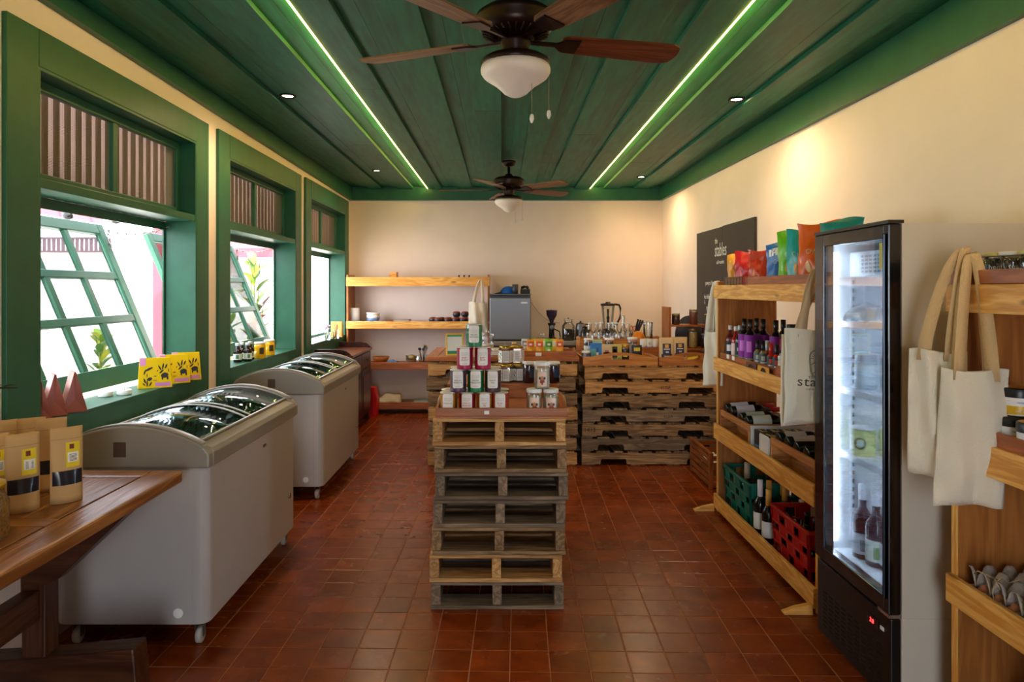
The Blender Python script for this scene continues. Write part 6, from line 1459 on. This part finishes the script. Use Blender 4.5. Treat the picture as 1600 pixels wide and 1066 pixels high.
# ------------------------------------------------------------------ window sills
S1 = ZO0+.0005
RG = plain('#b0685c', .3, metal=.45, name='rose metallic foil')
for i, (px, py, y) in enumerate(((114, 640, 2.99), (83, 650, 2.90), (58, 660, 2.80))):
    x = -1.865 if i < 2 else -1.87
    o = thing('coffee_bag', 'rose coloured side-on coffee bag on the first window sill, %s' % ('right one', 'middle one', 'left one')[i], 'pouch', (X(px, y), y, S1), R(42), 'rose foil bags on the sill')
    hh, ww, dd = (.175, .10, .095)
    # tapered bag seen from its gusset
    v = [(-dd/2, -ww/2, 0), (dd/2, -ww/2, 0), (dd/2, ww/2, 0), (-dd/2, ww/2, 0), (-.004, -ww/2, hh), (.004, -ww/2, hh), (.004, ww/2, hh), (-.004, ww/2, hh), (0.0, -ww/2+.008, .06), (0.0, ww/2-.008, .06)]
    f = [(0, 3, 2, 1), (4, 5, 6, 7), (1, 2, 6, 5), (3, 0, 4, 7), (0, 1, 8), (1, 5, 8), (5, 4, 8), (4, 0, 8), (2, 3, 9), (3, 7, 9), (7, 6, 9), (6, 2, 9)]
    MB().add(v, f).build('bag', RG, o, bevel=.003); B('sticker', plain('#d8a8a0', .4), o, -.01, .014, -ww/2-.001+.010, -ww/2-.0003+.010, .07, .09)
YB_ = plain('#e2b800', .6, spec=.2, name='yellow card')
for i, (px, y) in enumerate(((242, 3.72), (272, 3.90), (290, 4.03))):
    o = thing('yellow_bag', 'yellow bag with black leaf print and pink sticker, %s of three' % ('nearest', 'middle', 'farthest')[i], 'bag', (X(px, y)-.0, y, S1), R(30), 'yellow printed bags on the sill')
    W2, h2, W3 = .215, .16, .165
    v = [(-W3/2, -.035, 0), (W3/2, -.035, 0), (W3/2, .035, 0), (-W3/2, .035, 0), (-W3/2+.009, -.004, h2), (W3/2-.009, -.004, h2), (W3/2-.009, .004, h2), (-W3/2+.009, .004, h2)]
    MB().add(v, [(0, 3, 2, 1), (4, 5, 6, 7), (0, 1, 5, 4), (1, 2, 6, 5), (2, 3, 7, 6), (3, 0, 4, 7)]).build('bag', YB_, o, bevel=.002)
    def fp(x, z, o_=.0012): return (x*W3/W2, -.035+.031*z/h2-o_, z+.0002)
    def patch(x0, x1, z0, z1, c, nm, o_=.0012): MB().add([fp(x0, z0, o_), fp(x1, z0, o_), fp(x1, z1, o_), fp(x0, z1, o_)], [(0, 1, 2, 3)]).build(nm, plain(c, .6), o)
    patch(.0, W2/2-.012, .008, .028, '#c87aa8', 'pink_label'); patch(-W2/2+.012, -W2/2+.050, h2-.040, h2-.004, '#d88ab8', 'pink_sticker')
    B('sticker_fold', plain('#f0b8c8', .6), o, -W3/2+.009, -W3/2+.038, -.0052, .0052, h2-.004, h2+.0015)
    mb = MB()
    def lf2(cx, cz, L_, w_, a):
        n = 8; vs = []
        for k in range(n):
            t = 2*PI*k/n; ux, uz = math.cos(t)*L_/2, math.sin(t)*w_/2*abs(math.sin(t))**.3
            vs.append(fp(cx+ux*math.cos(a)-uz*math.sin(a), cz+ux*math.sin(a)+uz*math.cos(a)))
        mb.add(vs, [tuple(range(n))])
    for cx, cz, L_, w_, a in ((-.04, .10, .06, .012, .35), (-.065, .085, .03, .010, 1.2), (.03, .105, .035, .010, 2.2), (.05, .112, .035, .011, 1.3), (.07, .112, .03, .010, 1.0), (.04, .085, .035, .010, .6), (.06, .065, .05, .030, .1), (.078, .05, .022, .012, 1.5), (.045, .05, .02, .010, 1.7), (-.065, .04, .03, .011, 2.0), (-.05, .025, .035, .010, 1.6), (-.03, .022, .03, .010, .9), (-.07, .022, .02, .008, 2.4), (-.035, .048, .035, .020, .2), (-.05, .068, .02, .006, 1.6), (0, .062, .02, .005, 0), (.015, .09, .014, .005, .8), (.085, .09, .02, .005, 1.5), (.0, .04, .03, .003, 0)): lf2(cx, cz, L_, w_, a)
    mb.build('leaf_print', plain('#1c1c24', .6), o)
for dx, dy, nm in ((-.03, -.02, 'left, nearer'), (.03, .04, 'right, farther')):
    o = thing('tealight', 'small round white tealight on the first window sill, %s one' % nm, 'candle', (X(178, 3.42)+dx, 3.42+dy, S1), 0, 'tealights on the sill')
    MB().lathe([(0, 0), (.032, 0), (.034, .006), (.034, .024), (.030, .026), (.028, .022), (0, .022)], 20, cap=False).build('cup', WHITE, o); MB().cyl((0, 0, .0222), .0015, .006, 6).build('wick', BLACK, o)
sb_ = None
for i, (px, y) in enumerate(((371.5, 5.00), (378, 5.10), (387, 5.06), (391, 5.18))):
    lab = 'small dark brown bottle with white label on the second sill, %s' % ('leftmost', 'second', 'third', 'rightmost')[i]
    loc = (X(px, y), y, S1)
    if sb_ is None: sb_ = bottle(lab, loc, .030, .135, plain('#24120e', .15), 'cap', '#c8ccce', '#d8dcd0', group='dark bottles on the second sill', neck=.3, nr=.5, caph=.13, lz=(.14, .46), deco=[(.2, .4, '#4a7a5a', 'label_print', -1.6, -1.0)])
    else: dup(sb_, loc, R(10*i), lab)
for i, (px, y) in enumerate(((406, 5.28), (421, 5.52))):
    oj = jar('yellow jar with white lid and dark logo on the second sill, %s' % ('left', 'right')[i], (X(px, y), y, S1), .042, .125, plain('#f5b800', .2, coat=.6), RL, None, group='yellow jars on the second sill', lidh=.10, glass=False)
    MB().grid(lambda u, v_: (.0432*math.cos(-.9+(u-.5)*.8), .0432*math.sin(-.9+(u-.5)*.8), .035+v_*.05), 6, 1).build('label_print', plain('#3a2c14', .5), oj)
o = lathe_thing('glass_of_flowers', 'small glass with purple and pink flowers on the third sill', 'vase', (X(512, 7.15), 7.15, S1), [('glass', [(0, 0), (.025, 0), (.03, .08)], GB)])
ff = random.Random(9)
for k in range(9):
    a = ff.uniform(0, 6.28); r_ = ff.uniform(.01, .05); z = ff.uniform(.11, .17)
    MB().tube([(0, 0, .01), (r_*math.cos(a), r_*math.sin(a), z)], .0015, 4).build('stem', plain('#5a7a3a', .7), o); MB().lathe([(0, -.012), (.015, 0), (.008, .006), (0, .004)], 7, (r_*math.cos(a), r_*math.sin(a), z), cap=False).build('flower', plain(['#8a5ab0', '#d88ab8', '#e8d8e8'][k % 3], .7), o)
o = lathe_thing('pen_cup', 'clear glass cup of coloured pens on the third sill', 'cup', (X(525, 7.40), 7.40, S1), [('glass', [(0, 0), (.032, 0), (.034, .09)], GB)])
for k, c in enumerate(('#c83a2a', '#2a5ac8', '#e8b82a', '#2a8a5a', '#d8762a')): MB().tube([(.004*k-.01, 0, .006), (.02*math.cos(k*1.3), .02*math.sin(k*1.3), .15)], .0035, 6).build('pen', plain(c, .5), o)
o = thing('wooden_menu_block', 'light wooden block holder at the corner of the third sill', 'holder', (X(527, 7.62), 7.62, S1)); B('back_board', pine('z'), o, -.07, .05, 0, .02, 0, .17, bevel=.003); B('side_board', pine('z'), o, .0505, .062, -.05, .02, 0, .17, bevel=.003)

# ------------------------------------------------------------------ goods on the front left table
TT = .7505
KW = plain('#26242c', .15, name='window film')
def kraft(label, x, y, rz, ph=0, h=.245, w_=.094, lb=True):
    o = pouch(label, (x, y, TT), w_, h, .042, plain('#c8a06a', .8, bump=.15, bscale=30, name='kraft'), rz, group='kraft pouches on the table', ph=ph, seal=.15,
        labels=((.02, .98, .845, .85, plain('#9a7648', .8), 'seal_line'), (.05, .96, .24, .43, KW, 'window'))+(((.45, .88, .47, .80, plain('#e8cc1c', .6), 'label'), (.50, .84, .535, .665, plain('#f0ece0', .7), 'label_text_panel', .0006), (.56, .70, .71, .775, plain('#7a2a1c', .6), 'label_logo', .0006)) if lb else ()))
    if lb:
        mb = MB()
        for k in range(6): mb.box(-.0+.002*(k % 2), .030-.003*(k % 3), -.0300, -.0297, h*.545+k*.0045, h*.545+k*.0045+.0012)
        ch = [c for c in o.children if c.name.startswith('label_text_panel')][0]
        # printed lines follow the panel
        v0 = ch.data.vertices; g = MB()
        for k in range(6):
            j = 1+k; 
            a, b_ = v0[j*7+1].co, v0[j*7+5].co
            g.add([(a.x, a.y-.0006, a.z), (b_.x, b_.y-.0006, b_.z), (b_.x, b_.y-.0006, b_.z+.0016), (a.x, a.y-.0006, a.z+.0016)], [(0, 1, 2, 3)])
        g.build('printed_lines', plain('#4a463c', .7), o)
    return o
kraft('kraft pouch with yellow label standing nearest the freezer, rightmost', X(104, 2.27), 2.27, R(47), 0)
kraft('kraft pouch with yellow label at the front, left of the rightmost', X(35, 2.17), 2.17, R(50), 1.4)
kraft('kraft pouch behind the rightmost one with label half hidden', X(80, 2.40), 2.40, R(42), 2.2, h=.25)
kraft('kraft pouch at the back between the front two', X(44, 2.45), 2.46, R(40), 3.1, h=.24)
kraft('kraft pouch cut off by the left picture edge', X(-9, 2.16), 2.15, R(50), .8)
kraft('kraft pouch behind at the left edge with only its top showing', X(8, 2.38), 2.36, R(45), 4.4, h=.25)
o = thing('granola_jar', 'glass jar of golden granola with white script at the left edge', 'jar', (X(-22, 1.93), 1.93, TT))
MB().lathe([(0, .001), (.05, 0), (.056, .012), (.056, .10), (.044, .125), (.042, .14)], 24, cap=False).build('glass', CLEAR, o); MB().lathe([(0, .003), (.05, .004), (.0535, .014), (.0535, .10), (.04, .12), (0, .121)], 24, cap=False).build('granola', plain('#b88a3c', .8, bump=1, bscale=120, var=.4), o); MB().lathe([(.044, .14), (.046, .142), (.046, .158), (0, .16)], 24, cap=False).build('lid', plain('#c8a43a', .3, metal=.8), o)
curved_text('nola', .03, WHITE, o, .0572, .05, -PI/2+.75)
o = plant((-1.60, 1.70, TT), 'potted palm on the table with one dark frond reaching into view', .36, 6, .2, .03, [plain('#1c3a20', .5)], rnd=random.Random(2), zpot=.14)
mb = MB(); 
a0 = Vector((0, 0, .30)); tip = P(27, 606, 2.02)-Vector((-1.60, 1.70, TT))
for k in range(9):
    t = .15+.85*k/9; p = a0.lerp(tip, t)+Vector((0, 0, .05*math.sin(PI*t)))
    for s_ in (-1, 1): leaf_mb(mb, p, Vector((.6, .3+.5*s_, .35)), .07*(1.15-t*.7), .012, .2)
mb.tube([a0.lerp(tip, t/8)+Vector((0, 0, .05*math.sin(PI*t/8))) for t in range(9)], .003, 5); mb.build('frond', plain('#1c3a20', .5), o)

# ------------------------------------------------------------------ things on the back shelf unit
def up(label, name, cat, px, y, z, parts, group=None): return lathe_thing(name, label, cat, (X(px, y), y, z), parts, group)
Y0_ = 8.16
o = thing('paper_stack', 'stack of pale papers lying at the left end of the top back shelf', 'papers', (X(563, Y0_), Y0_, SH[3])); 
for k in range(4): B('sheet', PAPER, o, -.11+.004*k, .10-.003*k, -.1, .08, .006*k, .006*k+.0055)
o = thing('napkin_holder', 'small light wooden block on the top back shelf', 'block', (X(615, Y0_), Y0_, SH[3])); B('block', pine('x'), o, -.045, .035, -.03, .03, 0, .085, bevel=.003); B('side_plate', tray_w('z'), o, .0355, .05, -.03, .03, 0, .085, bevel=.002)
for i in range(3):
    o = thing('card_holder', 'tiny dark and white block on the top back shelf, %s of three' % ('leftmost', 'middle', 'rightmost')[i], 'holder', (X(719+8*i, Y0_), Y0_, SH[3]), 0, 'tiny blocks on the top back shelf'); B('block', plain('#4a3424', .5), o, -.022, -.004, -.02, .02, 0, .05, bevel=.002); B('white_face', WHITE, o, -.0035, .018, -.015, .015, 0, .04, bevel=.002)
z2 = SH[2]
up('grey white paper roll standing at the left end of the middle shelf', 'paper_roll', 'roll', 554.5, Y0_, z2, [('roll', [(.018, 0), (.058, 0), (.058, .175), (.018, .175), (.018, 0)], plain('#d8d2ca', .9)), ('core', [(.0, .01), (.017, .01), (.0175, .174)], plain('#7a5a44', .9))])
for i in range(3):
    up('%s bowl of the white bowl stack on the middle back shelf' % ('bottom blue footed', 'middle white', 'top white')[i], 'bowl', 'bowl', 583, Y0_, z2+.0+[0, .052, .088][i], [('bowl', [(0, 0), (.05, 0), (.078, .045 if i else .05), (.075, .047 if i else .052), (.05, .035 if i else .04), (0, .033 if i else .038)][:] if i == 0 else [(0, .0), (.068, .0), (.08, .033), (.077, .034), (.06, .026), (0, .025)], plain('#6a8ab8' if i == 0 else '#f0ede8', .3))], 'stacked bowls')
for i, px in enumerate((548, 561.5, 574, 588)):
    up('small white scallop dish on the shelf front, %s' % ('leftmost', 'second', 'third', 'rightmost')[i], 'small_dish', 'dish', px, 8.045, z2, [('dish', [(0, 0), (.02, 0), (.03, .022), (.026, .024), (0, .012)], WHITE)], 'small white dishes')
o = thing('brown_cloth', 'small folded brown cloth on the middle back shelf', 'cloth', (X(609, 8.08), 8.08, z2)); MB().grid(lambda u, v_: ((u-.5)*.12, (v_-.5)*.08, .005+.028*(math.sin(PI*u)*math.sin(PI*v_))**.6+.005*math.sin(12*u)), 10, 8).build('cloth', plain('#8a4a30', .9), o, solid=.008, off=-1)
o = thing('serving_board', 'flat grey serving board lying on the middle back shelf', 'board', (X(629, 8.15), 8.15, z2)); B('board', plain('#a89c90', .7), o, -.09, .09, -.09, .10, .02, .04, bevel=.004); B('rest', plain('#6a4a34', .7), o, -.08, .08, -.02, .06, 0, .0195)
dk = plain('#2c3038', .3); br = plain('#7a3422', .3)
pots = [(676.5, 8.22, 0), (689.6, 8.22, 0), (685, 8.09, 0), (700.5, 8.22, 0), (699.7, 8.09, 0), (713, 8.22, .0), (712, 8.09, 0), (726, 8.22, 0), (723.5, 8.09, 0), (736, 8.09, 0), (713.5, 8.22, .067), (726.5, 8.22, .067)]
p0 = None; pn = ['leftmost of the back row', 'second of the back row', 'leftmost of the front row', 'third of the back row', 'second of the front row', 'fourth of the back row', 'third of the front row', 'fifth of the back row', 'fourth of the front row', 'rightmost of the front row', 'left one stacked on top', 'right one stacked on top']
for i, (px, y, dz) in enumerate(pots):
    lab = 'small dark round pot with reddish domed lid, %s' % pn[i]
    if p0 is None: p0 = up(lab, 'round_pot', 'pot', px, y, z2+dz, [('pot', [(0, 0), (.032, 0), (.046, .02), (.047, .038), (.044, .044)], dk), ('domed_lid', [(.046, .0445), (.044, .055), (.03, .064), (0, .0665)], br)], 'round pots on the middle back shelf')
    else: dup(p0, (X(px, y), y, z2+dz), 0, lab)
z3 = SH[1]
o = thing('wooden_bowl', 'brown oblong wooden bowl on the lower back shelf', 'bowl', (X(595, 8.15), 8.15, z3)); MB().lathe([(0, 0), (.07, 0), (.11, .075), (.104, .077), (.065, .012), (0, .012)], 24, M=Matrix.Diagonal((.95, .9, 1, 1)), cap=False).build('bowl', tray_w('x'), o)
o = thing('blue_cloth', 'folded blue and white cloth on the lower back shelf', 'cloth', (X(613, 8.12), 8.12, z3)); MB().grid(lambda u, v_: ((u-.5)*.12, (v_-.5)*.1, .02+.02*(math.sin(PI*u)*math.sin(PI*v_))+.004*math.sin(14*u)), 10, 6).build('cloth', plain('#5a7a9a', .9), o, solid=.018, off=-1)
up('clear glass bowl with brass items on the lower back shelf', 'glass_bowl', 'bowl', 644, 8.15, z3, [('bowl', [(0, 0), (.04, 0), (.075, .04), (.078, .09)], GL2), ('contents', [(0, .03), (.045, .035), (.05, .08), (0, .1)], plain('#a08a50', .4, metal=.5))])
o = up('jar of spoons and forks on the lower back shelf', 'cutlery_jar', 'jar', 661, 8.13, z3, [('glass', [(0, 0), (.045, 0), (.05, .1)], GL2)])
cr_ = random.Random(4)
for k in range(9):
    a = cr_.uniform(0, 6.28); tx, ty = .045*math.cos(a), .04*math.sin(a); c = plain(['#50545a', '#2a2a2c', '#a8a8a4', '#c8a04a'][k % 4], .3, metal=.7); hz = cr_.uniform(.14, .19)
    mb = MB().tube([(tx*.3, ty*.3, .01), (tx, ty, hz)], .003, 5); mb.lathe([(0, 0), (.013, .012), (.014, .025), (0, .04)], 8, (tx, ty, hz-.005), cap=False); mb.build('spoon', c, o)
for i, px in enumerate((670, 676)):
    up('small clear drinking glass on the lower back shelf, %s' % ('left', 'right')[i], 'drinking_glass', 'glass', px, 8.1+.12*i, z3, [('glass', [(0, 0), (.028, 0), (.034, .09)], GL2)], 'drinking glasses')
o = thing('cloth_bundle', 'crumpled cream cloth bundle on the bottom back shelf', 'cloth', (X(608, 8.12), 8.12, SH[0])); MB().grid(lambda u, v_: ((u-.5)*.31, (v_-.5)*.2, .012+.12*(math.sin(PI*u)**.5*math.sin(PI*v_))**.7*(.55+.45*u)+.012*math.sin(11*u+7*v_)), 18, 12).build('cloth', plain('#c8b494', .95, bump=.3, bscale=20), o, solid=.01, off=-1)
o = thing('grey_board', 'grey green flat folder on the bottom back shelf', 'folder', (X(658, 8.12), 8.12, SH[0])); B('folder', plain('#8a8c7c', .6), o, -.09, .10, -.09, .12, 0, .02, bevel=.003); B('top_sheet', plain('#9a9c8e', .6), o, -.08, .09, -.08, .11, .0205, .026)
o = thing('black_speaker', 'small black device standing at the right end of the bottom back shelf', 'device', (X(676, 8.12), 8.12, SH[0])); B('body', BLACK, o, -.028, .028, -.05, .05, 0, .165, bevel=.006); B('panel', plain('#3a4a6a', .3), o, -.02, .02, -.0515, -.0505, .10, .15)
o = thing('red_box', 'bright red plastic box leaning on the dark cabinet end', 'box', (X(586, 7.93), 7.90, 0), R(-8))
MB().prism([(-.055, 0), (-.055, .33), (.01, .33), (.045, .20), (.03, 0)], -.05, .05, 'y').build('body', plain('#c8100e', .4), o, bevel=.004); B('panel', plain('#a80c0c', .4), o, -.045, .0, -.053, -.0505, .03, .30)
tote('cream tote bag hanging on the right end of the back shelf unit', (X(747, 7.93), 7.93, 1.30), R(8), .21, .36, .26, CANV, 'tote bags on the shelf ends', fold=.02, ph=1.2, apex=(.04, .03), th=.03)
